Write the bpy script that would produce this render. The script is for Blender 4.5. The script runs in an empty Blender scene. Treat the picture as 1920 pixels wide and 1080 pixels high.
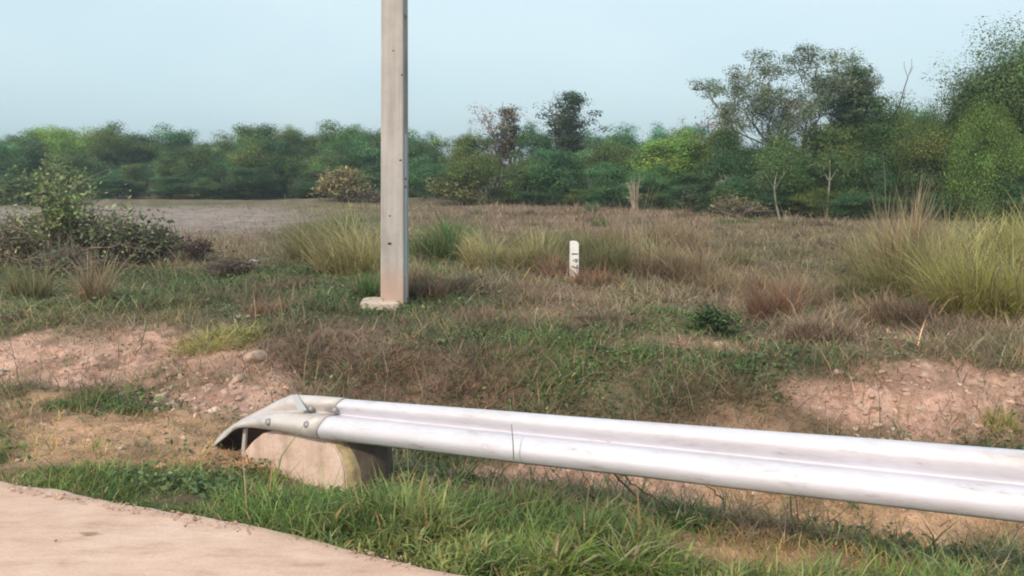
import bpy, math, random
import numpy as np
from mathutils import Vector
R = math.radians
scene = bpy.context.scene
col = scene.collection
rng = np.random.default_rng(7)
random.seed(7)

# ------------------------------------------------------------------ camera
H = 1.9; F = 1500.0; PITCH = math.atan((540 - 322) / F)
CP, SP = math.cos(PITCH), math.sin(PITCH)
cam = bpy.data.cameras.new('camera'); cam_o = bpy.data.objects.new('camera', cam); col.objects.link(cam_o)
cam_o.location = (0, 0, H); cam_o.rotation_euler = (R(90) - PITCH, 0, 0)
cam.sensor_width = 36; cam.lens = 36 * F / 1920; cam.clip_start = 0.05; cam.clip_end = 6000
scene.camera = cam_o

# ------------------------------------------------------------------ sky, sun, exposure
SUN_EL, SUN_AZ = 38.0, 210.0      # azimuth clockwise from +Y: the sun stands behind the camera, to the left
w = bpy.data.worlds.new('World'); scene.world = w; w.use_nodes = True
nt = w.node_tree; nt.nodes.clear()
sky = nt.nodes.new('ShaderNodeTexSky'); sky.sky_type = 'NISHITA'; sky.sun_disc = False
sky.sun_elevation = R(SUN_EL); sky.sun_rotation = R(SUN_AZ)
sky.air_density = 1.0; sky.dust_density = 4.0; sky.ozone_density = 1.0
bgn = nt.nodes.new('ShaderNodeBackground'); bgn.inputs['Strength'].default_value = 0.11
tc = nt.nodes.new('ShaderNodeTexCoord')
cn = nt.nodes.new('ShaderNodeTexNoise'); cn.inputs['Scale'].default_value = 1.6; cn.inputs['Detail'].default_value = 3
mpn = nt.nodes.new('ShaderNodeMapping'); mpn.inputs['Scale'].default_value = (1, 1, 2.6)
nt.links.new(tc.outputs['Generated'], mpn.inputs['Vector']); nt.links.new(mpn.outputs['Vector'], cn.inputs['Vector'])
cr = nt.nodes.new('ShaderNodeValToRGB')
cr.color_ramp.elements[0].position = 0.36; cr.color_ramp.elements[0].color = (5.9, 8.0, 8.9, 1)
cr.color_ramp.elements[1].position = 0.66; cr.color_ramp.elements[1].color = (7.5, 9.2, 9.8, 1)
nt.links.new(cn.outputs['Fac'], cr.inputs['Fac'])
mx = nt.nodes.new('ShaderNodeMix'); mx.data_type = 'RGBA'; mx.inputs[0].default_value = 0.75   # thin overcast veil over the blue
nt.links.new(sky.outputs[0], mx.inputs[6]); nt.links.new(cr.outputs[0], mx.inputs[7])
nt.links.new(mx.outputs[2], bgn.inputs['Color'])
wo = nt.nodes.new('ShaderNodeOutputWorld'); nt.links.new(bgn.outputs[0], wo.inputs[0])

sl = bpy.data.lights.new('sun', 'SUN'); sl.energy = 2.7; sl.angle = R(4); sl.color = (1.0, 0.84, 0.70)
so = bpy.data.objects.new('sun', sl); col.objects.link(so)
az = R(SUN_AZ); el = R(SUN_EL)
sd = Vector((math.sin(az) * math.cos(el), math.cos(az) * math.cos(el), math.sin(el)))
so.rotation_euler = sd.to_track_quat('Z', 'Y').to_euler()
so.location = sd * 60
vs = scene.view_settings
vs.view_transform = 'Standard'; vs.look = 'None'; vs.gamma = 1; vs.use_curve_mapping = False; vs.exposure = 0.14

# ------------------------------------------------------------------ helpers
def tag(o, label=None, cat=None, group=None, kind=None):
    if label: o['label'] = label
    if cat: o['category'] = cat
    if group: o['group'] = group
    if kind: o['kind'] = kind
    return o

def vnoise(x, y, s, seed=0):
    x = np.asarray(x, float) / s + 1000.5; y = np.asarray(y, float) / s + 1000.5
    xi = np.floor(x).astype(np.int64); yi = np.floor(y).astype(np.int64)
    fx = x - xi; fy = y - yi; fx = fx * fx * (3 - 2 * fx); fy = fy * fy * (3 - 2 * fy)
    def h(a, b):
        n = (a * 374761393 + b * 668265263 + seed * 974634777) & 0x7fffffff
        n = ((n ^ (n >> 13)) * 1274126177) & 0x7fffffff
        n = (n ^ (n >> 16)) & 0xffff
        return n / 65535.0
    return (h(xi, yi) * (1 - fx) + h(xi + 1, yi) * fx) * (1 - fy) + (h(xi, yi + 1) * (1 - fx) + h(xi + 1, yi + 1) * fx) * fy

def fbm(x, y, s, o=4, seed=0):
    t = 0; a = 1; n = 0
    for k in range(o):
        t = t + a * vnoise(x, y, s / 2 ** k, seed + k * 17); n += a; a *= 0.5
    return t / n

def sstep(a, b, x):
    t = np.clip((np.asarray(x, float) - a) / (b - a), 0, 1); return t * t * (3 - 2 * t)

EX, EY = -3.17, 4.74                       # a point of the road edge, and the direction out of the road
def edge_d(x, y): return (x - EX) * 0.336 + (y - EY) * 0.942

def hgt(x, y):
    x = np.asarray(x, float); y = np.asarray(y, float)
    d = edge_d(x, y)
    dd = 0.25 + 0.75 * sstep(-2.6, -0.6, x)                       # ditch fades out to the left
    far0 = 3.0 + 0.12 * np.clip(x, -4, 8)                          # foot of the far bank
    sh = -0.05 - 0.13 * sstep(0.1, 1.3, d)
    down = sstep(1.35, 2.2, d)
    up = sstep(far0 - 0.5, far0 + 1.7, d)
    z = sh - 0.62 * dd * down
    bot = -0.18 - 0.62 * dd
    z = np.where(d > 2.2, bot * (1 - up) + 0.03 * up, z)
    # road bed under the slab
    z = np.where(d < -0.16, -0.09, z)
    z = z - 0.085 * np.exp(-(((x + 1.35) / 0.62) ** 2 + ((d - 1.0) / 0.42) ** 2))
    # roughness
    k = sstep(0.15, 0.6, d)
    z = z + k * 0.10 * (fbm(x, y, 0.9, 4, 3) - 0.5) + k * 0.03 * (fbm(x, y, 0.16, 3, 5) - 0.5)
    k2 = sstep(far0 + 0.5, far0 + 3, d)
    z = z + k2 * 0.22 * (fbm(x, y, 3.0, 3, 9) - 0.5) * (1 - 0.5 * sstep(25, 40, y))
    z = z + k2 * 0.16 * (fbm(x, y * 1.4, 1.0, 3, 19) - 0.5) * (1 - 0.9 * sstep(20, 30, y))
    kd = sstep(1.2, 1.8, d) * (1 - sstep(far0 + 2.2, far0 + 3.2, d))
    z = z + kd * (0.11 * (np.abs(fbm(x, y, 0.45, 3, 29) - 0.5) * -2 + 0.4) + 0.035 * (fbm(x, y, 0.09, 2, 39) - 0.5))
    # dirt mound left of the rail end
    z = z + 0.13 * np.exp(-(((x + 2.3) / 0.75) ** 2 + ((y - 5.55) / 0.22) ** 2)) * k
    # erosion gullies on the right bank face
    g = sstep(2.0, 2.6, x) * sstep(far0 - 0.3, far0 + 0.4, d) * (1 - sstep(far0 + 1.2, far0 + 1.9, d))
    z = z - g * 0.10 * fbm(x * 2.2, y * 0.4, 0.5, 3, 21)
    # low bund across the far end of the ploughed field
    z = z + 0.28 * np.exp(-((y - 49 - 0.05 * x) / 1.2) ** 2) * sstep(-60, -20, -np.abs(x + 10))
    return z

def ray(u, v):
    cx, cy = (u - 960) / F, (540 - v) / F
    return Vector((cx, CP + SP * cy, -SP + CP * cy))
def P(u, v):
    """the point of the ground seen at that direction"""
    d = ray(u, v); tt = 1.5 * 1.004 ** np.arange(1500)
    hit = H + d.z * tt < hgt(d.x * tt, d.y * tt); t = float(tt[np.argmax(hit)]) if hit.any() else 500.0
    return Vector((d.x * t, d.y * t, float(hgt(d.x * t, d.y * t))))
def at_y(u, v, y):
    d = ray(u, v); t = y / d.y
    return Vector((d.x * t, y, H + d.z * t))

def make_mesh(name, verts, faces_flat, nper, mat=None, colors=None, smooth=False):
    """faces_flat: (n, nper) int array, or list of such arrays"""
    me = bpy.data.meshes.new(name)
    if not isinstance(faces_flat, list): faces_flat = [faces_flat]
    faces_flat = [np.asarray(f, np.int32) for f in faces_flat if len(f)]
    v = np.asarray(verts, np.float32)
    me.vertices.add(len(v)); me.vertices.foreach_set('co', v.ravel())
    tot = sum(f.size for f in faces_flat); nf = sum(len(f) for f in faces_flat)
    me.loops.add(tot); me.polygons.add(nf)
    me.loops.foreach_set('vertex_index', np.concatenate([f.ravel() for f in faces_flat]))
    ls = []; s = 0
    for f in faces_flat:
        ls.append(s + np.arange(len(f)) * f.shape[1]); s += f.size
    me.polygons.foreach_set('loop_start', np.concatenate(ls).astype(np.int32))
    me.update(calc_edges=True)
    if colors is not None:
        c = np.ones((len(v), 4), np.float32); c[:, :3] = colors
        a = me.color_attributes.new('tint', 'FLOAT_COLOR', 'POINT'); a.data.foreach_set('color', c.ravel())
    me.polygons.foreach_set('use_smooth', np.full(nf, smooth))
    if mat: me.materials.append(mat)
    return me

def link(name, me, parent=None, loc=None):
    o = bpy.data.objects.new(name, me); col.objects.link(o)
    if parent: o.parent = parent
    if loc is not None: o.location = loc
    return o
def empty(name, loc=(0, 0, 0)):
    o = bpy.data.objects.new(name, None); col.objects.link(o); o.location = loc; o.empty_display_size = 0.3
    return o

# ------------------------------------------------------------------ materials
def newmat(name):
    m = bpy.data.materials.new(name); m.use_nodes = True; n = m.node_tree
    return m, n, n.nodes['Principled BSDF']
def noise(n, scale, detail=5, rough=0.6, coord='Object', stretch=None):
    t = n.nodes.new('ShaderNodeTexCoord'); x = n.nodes.new('ShaderNodeTexNoise')
    x.inputs['Scale'].default_value = scale; x.inputs['Detail'].default_value = detail; x.inputs['Roughness'].default_value = rough
    if stretch:
        mp = n.nodes.new('ShaderNodeMapping'); mp.inputs['Scale'].default_value = stretch
        n.links.new(t.outputs[coord], mp.inputs[0]); n.links.new(mp.outputs[0], x.inputs['Vector'])
    else: n.links.new(t.outputs[coord], x.inputs['Vector'])
    return x
def ramp(n, src, stops):
    r = n.nodes.new('ShaderNodeValToRGB'); e = r.color_ramp.elements
    while len(e) < len(stops): e.new(0.5)
    for k, (p, c) in enumerate(stops): e[k].position = p; e[k].color = tuple(c) + (1,)
    n.links.new(src, r.inputs[0]); return r
def mixc(n, a, b, fac, mode='MIX'):
    m = n.nodes.new('ShaderNodeMix'); m.data_type = 'RGBA'; m.blend_type = mode
    for i, x in ((0, fac), (6, a), (7, b)):
        if isinstance(x, (int, float)): m.inputs[i].default_value = x
        elif isinstance(x, tuple): m.inputs[i].default_value = x + (1,)
        else: n.links.new(x, m.inputs[i])
    return m.outputs[2]
def bump(n, b, src, strength, dist):
    k = n.nodes.new('ShaderNodeBump'); k.inputs['Strength'].default_value = strength; k.inputs['Distance'].default_value = dist
    n.links.new(src, k.inputs['Height']); n.links.new(k.outputs[0], b.inputs['Normal'])

def leaf_mat(name, transl=0.3, rough=0.6, objcol=True):
    m, n, b = newmat(name)
    at = n.nodes.new('ShaderNodeAttribute'); at.attribute_name = 'tint'
    c = at.outputs['Color']
    if objcol:
        oi = n.nodes.new('ShaderNodeObjectInfo'); c = mixc(n, c, oi.outputs['Color'], 1.0, 'MULTIPLY')
    n.links.new(c, b.inputs['Base Color']); b.inputs['Roughness'].default_value = rough
    b.inputs['Specular IOR Level'].default_value = 0.25
    tr = n.nodes.new('ShaderNodeBsdfTranslucent'); n.links.new(c, tr.inputs[0])
    ms = n.nodes.new('ShaderNodeMixShader'); ms.inputs[0].default_value = transl
    n.links.new(b.outputs[0], ms.inputs[1]); n.links.new(tr.outputs[0], ms.inputs[2])
    n.links.new(ms.outputs[0], n.nodes['Material Output'].inputs[0])
    return m
M_GRASS = leaf_mat('grass_blades', 0.42, 0.65)
M_LEAF = leaf_mat('foliage', 0.25, 0.6)
M_TWIG = leaf_mat('twigs', 0.0, 0.9)

def bark_mat(name, c0, c1):
    m, n, b = newmat(name)
    x = noise(n, 6, 5, 0.7, 'Object', (1, 1, 0.25))
    r = ramp(n, x.outputs['Fac'], [(0.3, c0), (0.7, c1)])
    n.links.new(r.outputs[0], b.inputs['Base Color']); b.inputs['Roughness'].default_value = 0.9
    bump(n, b, x.outputs['Fac'], 0.6, 0.03)
    return m
M_BARK = bark_mat('bark_grey', (0.07, 0.06, 0.05), (0.20, 0.17, 0.14))
M_BARKP = bark_mat('bark_pale', (0.20, 0.18, 0.14), (0.42, 0.38, 0.32))

# ------------------------------------------------------------------ ground cover zones (where on the land what grows)
# u, v, radius u, radius v as seen from the road; they become ellipses on the land
KINDS = ['green', 'olive', 'brown', 'dirt', 'furrow', 'orange', 'lush']
def patch(u, v, ru, rv, kind, s=1.0):
    c = P(u, v); a = P(u - ru, v); b = P(u + ru, v); n = P(u, v + rv); f = P(u, v - rv)
    return (c.x, (n.y + f.y) / 2, max(0.05, (b.x - a.x) / 2), max(0.05, (f.y - n.y) / 2), kind, s)
PATCHES = [patch(*a) for a in [
    (400, 369, 320, 5, 'olive', 5.0), (250, 381, 400, 4, 'green', 5.0), (640, 395, 90, 12, 'olive', 3.0), (650, 420, 60, 20, 'green', 2.5),
    (180, 412, 300, 20, 'furrow', 3.0), (400, 418, 140, 20, 'furrow', 3.0), (30, 400, 200, 12, 'furrow', 2.5),
    (1050, 395, 330, 12, 'brown', 1.6), (1080, 430, 300, 26, 'brown', 1.3), (1480, 450, 160, 45, 'brown', 1.2), (1420, 470, 130, 40, 'olive', 0.9),
    (640, 430, 70, 35, 'olive', 2.0), (825, 455, 60, 34, 'lush', 2.6), (980, 475, 120, 30, 'olive', 1.8), (1150, 480, 120, 25, 'olive', 1.3),
    (1330, 400, 90, 22, 'olive', 1.4), (1250, 465, 90, 30, 'brown', 1.6),
    (150, 460, 260, 25, 'brown', 1.2), (400, 480, 140, 18, 'brown', 1.3), (150, 480, 260, 15, 'olive', 0.8),
    (250, 530, 330, 22, 'green', 1.8), (100, 560, 220, 25, 'olive', 1.3), (420, 540, 170, 22, 'green', 1.2), (500, 560, 60, 20, 'brown', 1.2),
    (130, 612, 200, 18, 'olive', 1.8), (350, 600, 160, 15, 'olive', 1.2), (640, 555, 60, 22, 'green', 1.5),
    (100, 680, 190, 42, 'dirt', 3.6), (330, 700, 110, 32, 'dirt', 1.8), (400, 740, 110, 38, 'dirt', 2.2), (480, 685, 40, 16, 'dirt', 1.8),
    (430, 625, 110, 22, 'olive', 2.4), (560, 650, 130, 30, 'brown', 1.4),
    (680, 670, 160, 45, 'brown', 1.6), (860, 720, 150, 35, 'brown', 1.7), (700, 730, 160, 30, 'brown', 1.2), (600, 710, 130, 25, 'olive', 0.9), (780, 700, 90, 18, 'olive', 1.0), (930, 680, 80, 18, 'green', 1.0), (640, 620, 120, 18, 'brown', 1.2), (250, 575, 260, 16, 'green', 1.4), (480, 640, 90, 14, 'green', 1.0), (900, 640, 120, 16, 'green', 1.3), (780, 600, 100, 12, 'green', 1.2), (1500, 690, 90, 24, 'green', 1.2), (1650, 660, 90, 16, 'olive', 1.2), (1000, 590, 80, 12, 'olive', 1.0), (330, 735, 60, 14, 'brown', 1.6), (200, 668, 70, 7, 'brown', 1.8), (1760, 720, 90, 10, 'brown', 2.2), (1660, 735, 40, 12, 'olive', 1.6), (330, 832, 40, 9, 'brown', 5.0),
    (830, 640, 120, 22, 'olive', 0.9), (870, 560, 80, 18, 'green', 1.5), (1000, 545, 150, 20, 'brown', 1.2), (1120, 590, 130, 25, 'brown', 1.5),
    (930, 600, 90, 18, 'brown', 1.3), (1250, 605, 90, 18, 'lush', 1.8), (1370, 600, 80, 16, 'green', 1.8), (1010, 640, 110, 20, 'green', 1.4),
    (1180, 680, 190, 26, 'lush', 2.4), (1100, 690, 80, 16, 'lush', 1.2), (1370, 660, 110, 22, 'green', 1.3), (1400, 720, 150, 30, 'green', 1.3), (1150, 740, 170, 22, 'olive', 1.2),
    (1350, 645, 50, 10, 'dirt', 2.0), (1280, 520, 90, 18, 'brown', 1.3), (1350, 545, 90, 20, 'olive', 1.1),
    (1480, 590, 110, 50, 'brown', 2.0), (1600, 640, 130, 30, 'brown', 1.7), (1780, 640, 170, 26, 'brown', 1.2), (1880, 655, 90, 15, 'olive', 1.3),
    (1700, 760, 130, 45, 'dirt', 3.6), (1820, 770, 130, 60, 'dirt', 3.2), (1700, 700, 90, 22, 'dirt', 1.3), (1880, 710, 60, 25, 'dirt', 1.4), (1600, 790, 60, 30, 'dirt', 1.8),
    (1750, 470, 180, 60, 'olive', 1.5), (1600, 410, 150, 20, 'brown', 1.4),
    (1000, 880, 140, 35, 'dirt', 4.0), (1230, 910, 160, 32, 'dirt', 4.0), (880, 850, 70, 30, 'green', 1.4), (1450, 955, 160, 26, 'orange', 4.0), (1800, 1000, 190, 26, 'orange', 4.0),
    (240, 812, 180, 26, 'orange', 7.0), (60, 770, 90, 20, 'orange', 1.6), (390, 860, 90, 28, 'orange', 5.0), (470, 950, 60, 30, 'orange', 1.2), (10, 800, 60, 25, 'brown', 1.5),
    (140, 760, 60, 16, 'lush', 2.2), (250, 770, 70, 12, 'green', 2.0), (340, 800, 80, 12, 'green', 1.8), (150, 730, 160, 14, 'olive', 1.6),
    (1480, 1070, 110, 25, 'orange', 5.0), (1650, 1040, 180, 25, 'green', 1.2), (1500, 1015, 90, 18, 'brown', 1.5),
]]
def zones(x, y):
    x = np.asarray(x, float); y = np.asarray(y, float)
    W = np.zeros((len(KINDS),) + x.shape)
    W[0] = 0.46 * fbm(x, y, 2.6, 3, 31) ** 2 * 2; W[1] = 0.42 * fbm(x, y, 3.1, 3, 41) ** 2 * 2; W[2] = 0.40 * fbm(x, y, 2.2, 3, 51) ** 2 * 2
    sc = 0.5
    jx = x + 0.9 * (fbm(x, y, 1.1, 3, 61) - 0.5); jy = y + 1.2 * (fbm(x, y, 1.3, 3, 71) - 0.5)
    for (cx, cy, rx, ry, k, s) in PATCHES:
        q = ((jx - cx) / rx) ** 2 + ((jy - cy) / ry) ** 2
        W[KINDS.index(k)] += s * np.exp(-q * 0.9)
    d = edge_d(x, y)
    v = sstep(0.0, 0.12, d) * (1 - sstep(0.7, 1.25, d))            # the verge along the road
    W[6] += 1.4 * v
    f = 1 + 1.1 * (fbm(x, y, 0.5, 4, 81) - 0.5)
    W[3] *= f ** 2; W[5] *= (2 - f) ** 2; W[2] *= 1 + 0.8 * (fbm(x, y, 0.35, 3, 91) - 0.5)
    W = W ** 1.6
    return W / (W.sum(0) + 1e-6)

SOIL = np.array([(0.12, 0.12, 0.065), (0.19, 0.155, 0.095), (0.24, 0.155, 0.115), (0.72, 0.45, 0.35), (0.33, 0.265, 0.235), (0.66, 0.40, 0.25), (0.17, 0.135, 0.08)])
BLADE = np.array([(0.13, 0.185, 0.075), (0.27, 0.25, 0.125), (0.31, 0.23, 0.155), (0.42, 0.29, 0.20), (0.30, 0.24, 0.20), (0.40, 0.30, 0.13), (0.17, 0.25, 0.075)])

# ------------------------------------------------------------------ ground sheet
def build_ground():
    rs = np.concatenate([[0.0], np.geomspace(0.6, 3.0, 10), np.geomspace(3.05, 45, 640), np.geomspace(46, 4500, 60)])
    an = np.concatenate([np.linspace(-180, -46, 28), np.linspace(-44, 44, 620), np.linspace(46, 180, 28)[:-1]])
    an = np.radians(an); NA = len(an)
    rr, aa = np.meshgrid(rs[1:], an, indexing='ij')
    x = rr * np.sin(aa); y = rr * np.cos(aa)
    z = hgt(x, y)
    z = np.where(rr > 300, 0, z)
    Z = zones(x.ravel(), y.ravel())
    c = np.tensordot(Z.T, SOIL, 1)
    f = 0.62 + 0.76 * fbm(x.ravel(), y.ravel(), 0.4, 4, 101)
    c = c * f[:, None]
    g2 = sstep(0.50, 0.62, fbm(x.ravel(), y.ravel(), 0.35, 4, 105))[:, None] * np.clip(Z[3] * 1.2, 0, 1)[:, None] * 0.6
    c = c * (1 - g2 * 0.8) + np.array([0.27, 0.16, 0.115]) * g2 * 0.8
    verts = np.concatenate([[[0, 0, -0.09]], np.stack([x.ravel(), y.ravel(), z.ravel()], 1)])
    c = np.concatenate([[c[0]], c])
    nr = len(rs) - 1
    i, j = np.meshgrid(np.arange(nr - 1), np.arange(NA), indexing='ij'); j2 = (j + 1) % NA
    q = np.stack([1 + i * NA + j, 1 + i * NA + j2, 1 + (i + 1) * NA + j2, 1 + (i + 1) * NA + j], -1).reshape(-1, 4)[:, ::-1]
    j = np.arange(NA); t = np.stack([np.zeros(NA, int), 1 + (j + 1) % NA, 1 + j], 1)[:, ::-1]
    m, n, b = newmat('soil')
    at = n.nodes.new('ShaderNodeAttribute'); at.attribute_name = 'tint'
    nz = noise(n, 7, 8, 0.7); r = ramp(n, nz.outputs['Fac'], [(0.25, (0.55, 0.52, 0.5)), (0.5, (1, 1, 1)), (0.75, (1.35, 1.32, 1.3))])
    nz2 = noise(n, 45, 5, 0.7); r2 = ramp(n, nz2.outputs['Fac'], [(0.3, (0.7, 0.68, 0.66)), (0.7, (1.25, 1.25, 1.25))])
    c1 = mixc(n, at.outputs['Color'], r.outputs[0], 1.0, 'MULTIPLY'); c2 = mixc(n, c1, r2.outputs[0], 1.0, 'MULTIPLY')
    n.links.new(c2, b.inputs['Base Color']); b.inputs['Roughness'].default_value = 0.95; b.inputs['Specular IOR Level'].default_value = 0.15
    ad = n.nodes.new('ShaderNodeMath'); ad.operation = 'ADD'; n.links.new(nz.outputs['Fac'], ad.inputs[0]); n.links.new(nz2.outputs['Fac'], ad.inputs[1])
    bump(n, b, ad.outputs[0], 0.9, 0.035)
    o = link('ground', make_mesh('ground', verts, [q, t], 4, m, c, True))
    tag(o, 'rough field and ditch of soil, dry weeds and grass beside the road', kind='structure')
build_ground()

# ------------------------------------------------------------------ road slab
def build_road():
    # local frame: s along the edge, d outward
    S = np.concatenate([np.linspace(-60, -4, 40), np.arange(-4, 8, 0.035), np.linspace(8, 60, 40)])
    cols = [-7.0, -3.0, -1.5, -0.6, -0.2, -0.06, 0.0]
    n = len(S); V = []
    jag = -0.07 * sstep(1.6, 3.4, S) + 0.10 * (fbm(S, S * 0, 0.35, 5, 5) - 0.5) + 0.12 * (fbm(S, S * 0, 2.2, 2, 15) - 0.5)
    prof = [(c, 0.0) for c in cols] + [(0.018, -0.012), (0.022, -0.11)]
    for k, (c, z) in enumerate(prof):
        d = c + jag * np.clip((c + 0.7) / 0.7, 0, 1)
        x = EX + S * 0.942 + d * 0.336; y = EY - S * 0.336 + d * 0.942
        zz = z + 0.012 * (fbm(x, y, 1.5, 3, 7) - 0.5) - (0.010 * (fbm(x, y, 0.12, 2, 8)) if k >= 5 else 0)
        V.append(np.stack([x, y, zz], 1))
    V = np.concatenate(V)
    i, j = np.meshgrid(np.arange(len(prof) - 1), np.arange(n - 1), indexing='ij')
    q = np.stack([i * n + j, i * n + j + 1, (i + 1) * n + j + 1, (i + 1) * n + j], -1).reshape(-1, 4)
    m, nn, b = newmat('road_concrete')
    a = noise(nn, 0.9, 6, 0.6); ra = ramp(nn, a.outputs['Fac'], [(0.3, (0.56, 0.36, 0.27)), (0.5, (0.66, 0.45, 0.345)), (0.72, (0.73, 0.52, 0.41))])
    f = noise(nn, 60, 6, 0.75); rf = ramp(nn, f.outputs['Fac'], [(0.3, (0.86, 0.84, 0.83)), (0.65, (1.06, 1.06, 1.06))])
    g = noise(nn, 3.2, 7, 0.72, 'Object', (0.8, 2.4, 1)); rg = ramp(nn, g.outputs['Fac'], [(0.30, (0.74, 0.66, 0.62)), (0.46, (0.95, 0.93, 0.92)), (0.62, (1.08, 1.09, 1.09))])
    c = mixc(nn, mixc(nn, ra.outputs[0], rf.outputs[0], 1.0, 'MULTIPLY'), rg.outputs[0], 1.0, 'MULTIPLY')
    nn.links.new(c, b.inputs['Base Color']); b.inputs['Roughness'].default_value = 0.85
    bump(nn, b, f.outputs['Fac'], 0.35, 0.006)
    o = link('road', make_mesh('road', V, q[:, ::-1], 4, m, None, True))
    tag(o, 'pale pinkish concrete road slab with a ragged grassy edge', kind='structure')
build_road()

# ------------------------------------------------------------------ blades
def blades(base, h, wd, azi, lean, curve, colr, seg=3, flat=None):
    """curved tapering blades; base (N,3); lean = initial tilt from vertical, curve = added tilt at tip"""
    N = len(base); K = seg
    dirx, diry = np.cos(azi), np.sin(azi)
    face = azi + np.pi / 2 + rng.normal(0, 0.6, N)
    px, py = np.cos(face), np.sin(face)
    pos = base.copy(); rows = []; ang = lean.copy()
    verts = np.zeros((N, 2 * K + 1, 3))
    for k in range(K + 1):
        t = k / K
        if k < K:
            ww = wd * (1 - 0.75 * t ** 1.5) * 0.5
            verts[:, 2 * k, 0] = pos[:, 0] - px * ww; verts[:, 2 * k, 1] = pos[:, 1] - py * ww; verts[:, 2 * k, 2] = pos[:, 2]
            verts[:, 2 * k + 1, 0] = pos[:, 0] + px * ww; verts[:, 2 * k + 1, 1] = pos[:, 1] + py * ww; verts[:, 2 * k + 1, 2] = pos[:, 2]
            st = h / K
            pos = pos + np.stack([dirx * np.sin(ang) * st, diry * np.sin(ang) * st, np.cos(ang) * st], 1)
            ang = ang + curve / K
        else:
            verts[:, 2 * K] = pos
    idx = np.arange(N)[:, None] * (2 * K + 1)
    qs = [np.concatenate([idx + 2 * k, idx + 2 * k + 1, idx + 2 * k + 3, idx + 2 * k + 2], 1) for k in range(K - 1)]
    q = np.concatenate(qs) if qs else np.zeros((0, 4), int)
    t = np.concatenate([idx + 2 * K - 2, idx + 2 * K - 1, idx + 2 * K], 1)
    c = np.repeat(colr, 2 * K + 1, 0)
    return verts.reshape(-1, 3), q, t, c
class Acc:
    def __init__(s): s.v = []; s.q = []; s.t = []; s.c = []; s.n = 0
    def add(s, v, q, t, c):
        s.v.append(v); s.q.append(np.asarray(q) + s.n); s.t.append(np.asarray(t) + s.n); s.c.append(c); s.n += len(v)
    def mesh(s, name, mat, smooth=False):
        fl = []
        q = [a for a in s.q if len(a)]; t = [a for a in s.t if len(a)]
        if q: fl.append(np.concatenate(q))
        if t: fl.append(np.concatenate(t))
        return make_mesh(name, np.concatenate(s.v), fl, 0, mat, np.concatenate(s.c), smooth)
def vary(c, N, s=0.18, hue=0.12):
    c = np.broadcast_to(np.asarray(c, float), (N, 3))
    k = np.exp(rng.normal(0, s, (N, 1)))
    hv = np.exp(rng.normal(0, hue, (N, 1)) * np.array([[1.0, 0.2, -0.4]]))
    return np.clip(c * k * hv, 0.005, 0.85)

def ground_cover():
    acc = Acc(); N = 420000
    u = rng.random(N); r0, r1 = 3.6, 46.0
    r = (r0 ** -0.15 + u * (r1 ** -0.15 - r0 ** -0.15)) ** (1 / -0.15)      # density per area falls off as r^-2.15
    a = np.radians(rng.uniform(-41, 41, N))
    x = r * np.sin(a); y = r * np.cos(a); d = edge_d(x, y)
    keep = d > 0.06; x, y, r, d = x[keep], y[keep], r[keep], d[keep]
    Z = zones(x, y)
    cov = np.tensordot(np.array([1.0, 0.95, 0.95, 0.12, 0.05, 0.08, 1.0]), Z, 1)
    cov = cov * sstep(0.22, 0.5, fbm(x, y, 0.45, 3, 111) + 0.12)
    keep = rng.random(len(x)) < cov; x, y, r, Z, d = x[keep], y[keep], r[keep], Z[:, keep], d[keep]
    n = len(x)
    pick = (rng.random(n)[None] > np.cumsum(Z, 0)).sum(0).clip(0, 6)
    hb = np.array([0.075, 0.11, 0.13, 0.07, 0.05, 0.06, 0.085])[pick]
    lump = fbm(x, y, 0.6, 3, 121)
    h = hb * np.exp(rng.normal(0, 0.4, n)) * (0.5 + 1.3 * sstep(0.3, 0.75, lump)) * (1 + r * 0.012)
    wd = (0.0045 + 0.00055 * r) * np.exp(rng.normal(0, 0.25, n))
    z = hgt(x, y) - 0.01
    dead = (pick == 2) | (pick == 1)
    lean = np.where(dead, rng.uniform(0.5, 1.5, n), rng.uniform(0.2, 1.3, n)); curve = rng.uniform(0.1, 1.5, n)
    c = vary(BLADE[pick], n, 0.30, 0.12) * (0.5 + 1.0 * fbm(x, y, 0.5, 3, 161))[:, None] * (0.6 + 1.05 * fbm(x, y, 1.9, 3, 261))[:, None]
    acc.add(*blades(np.stack([x, y, z], 1), h, wd, rng.uniform(0, 2 * np.pi, n), lean, curve, c, 2))
    o = link('ground_cover', acc.mesh('ground_cover', M_GRASS))
    tag(o, 'short mixed green and dead weeds covering the rough field', 'ground cover', kind='stuff')
ground_cover()

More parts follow.
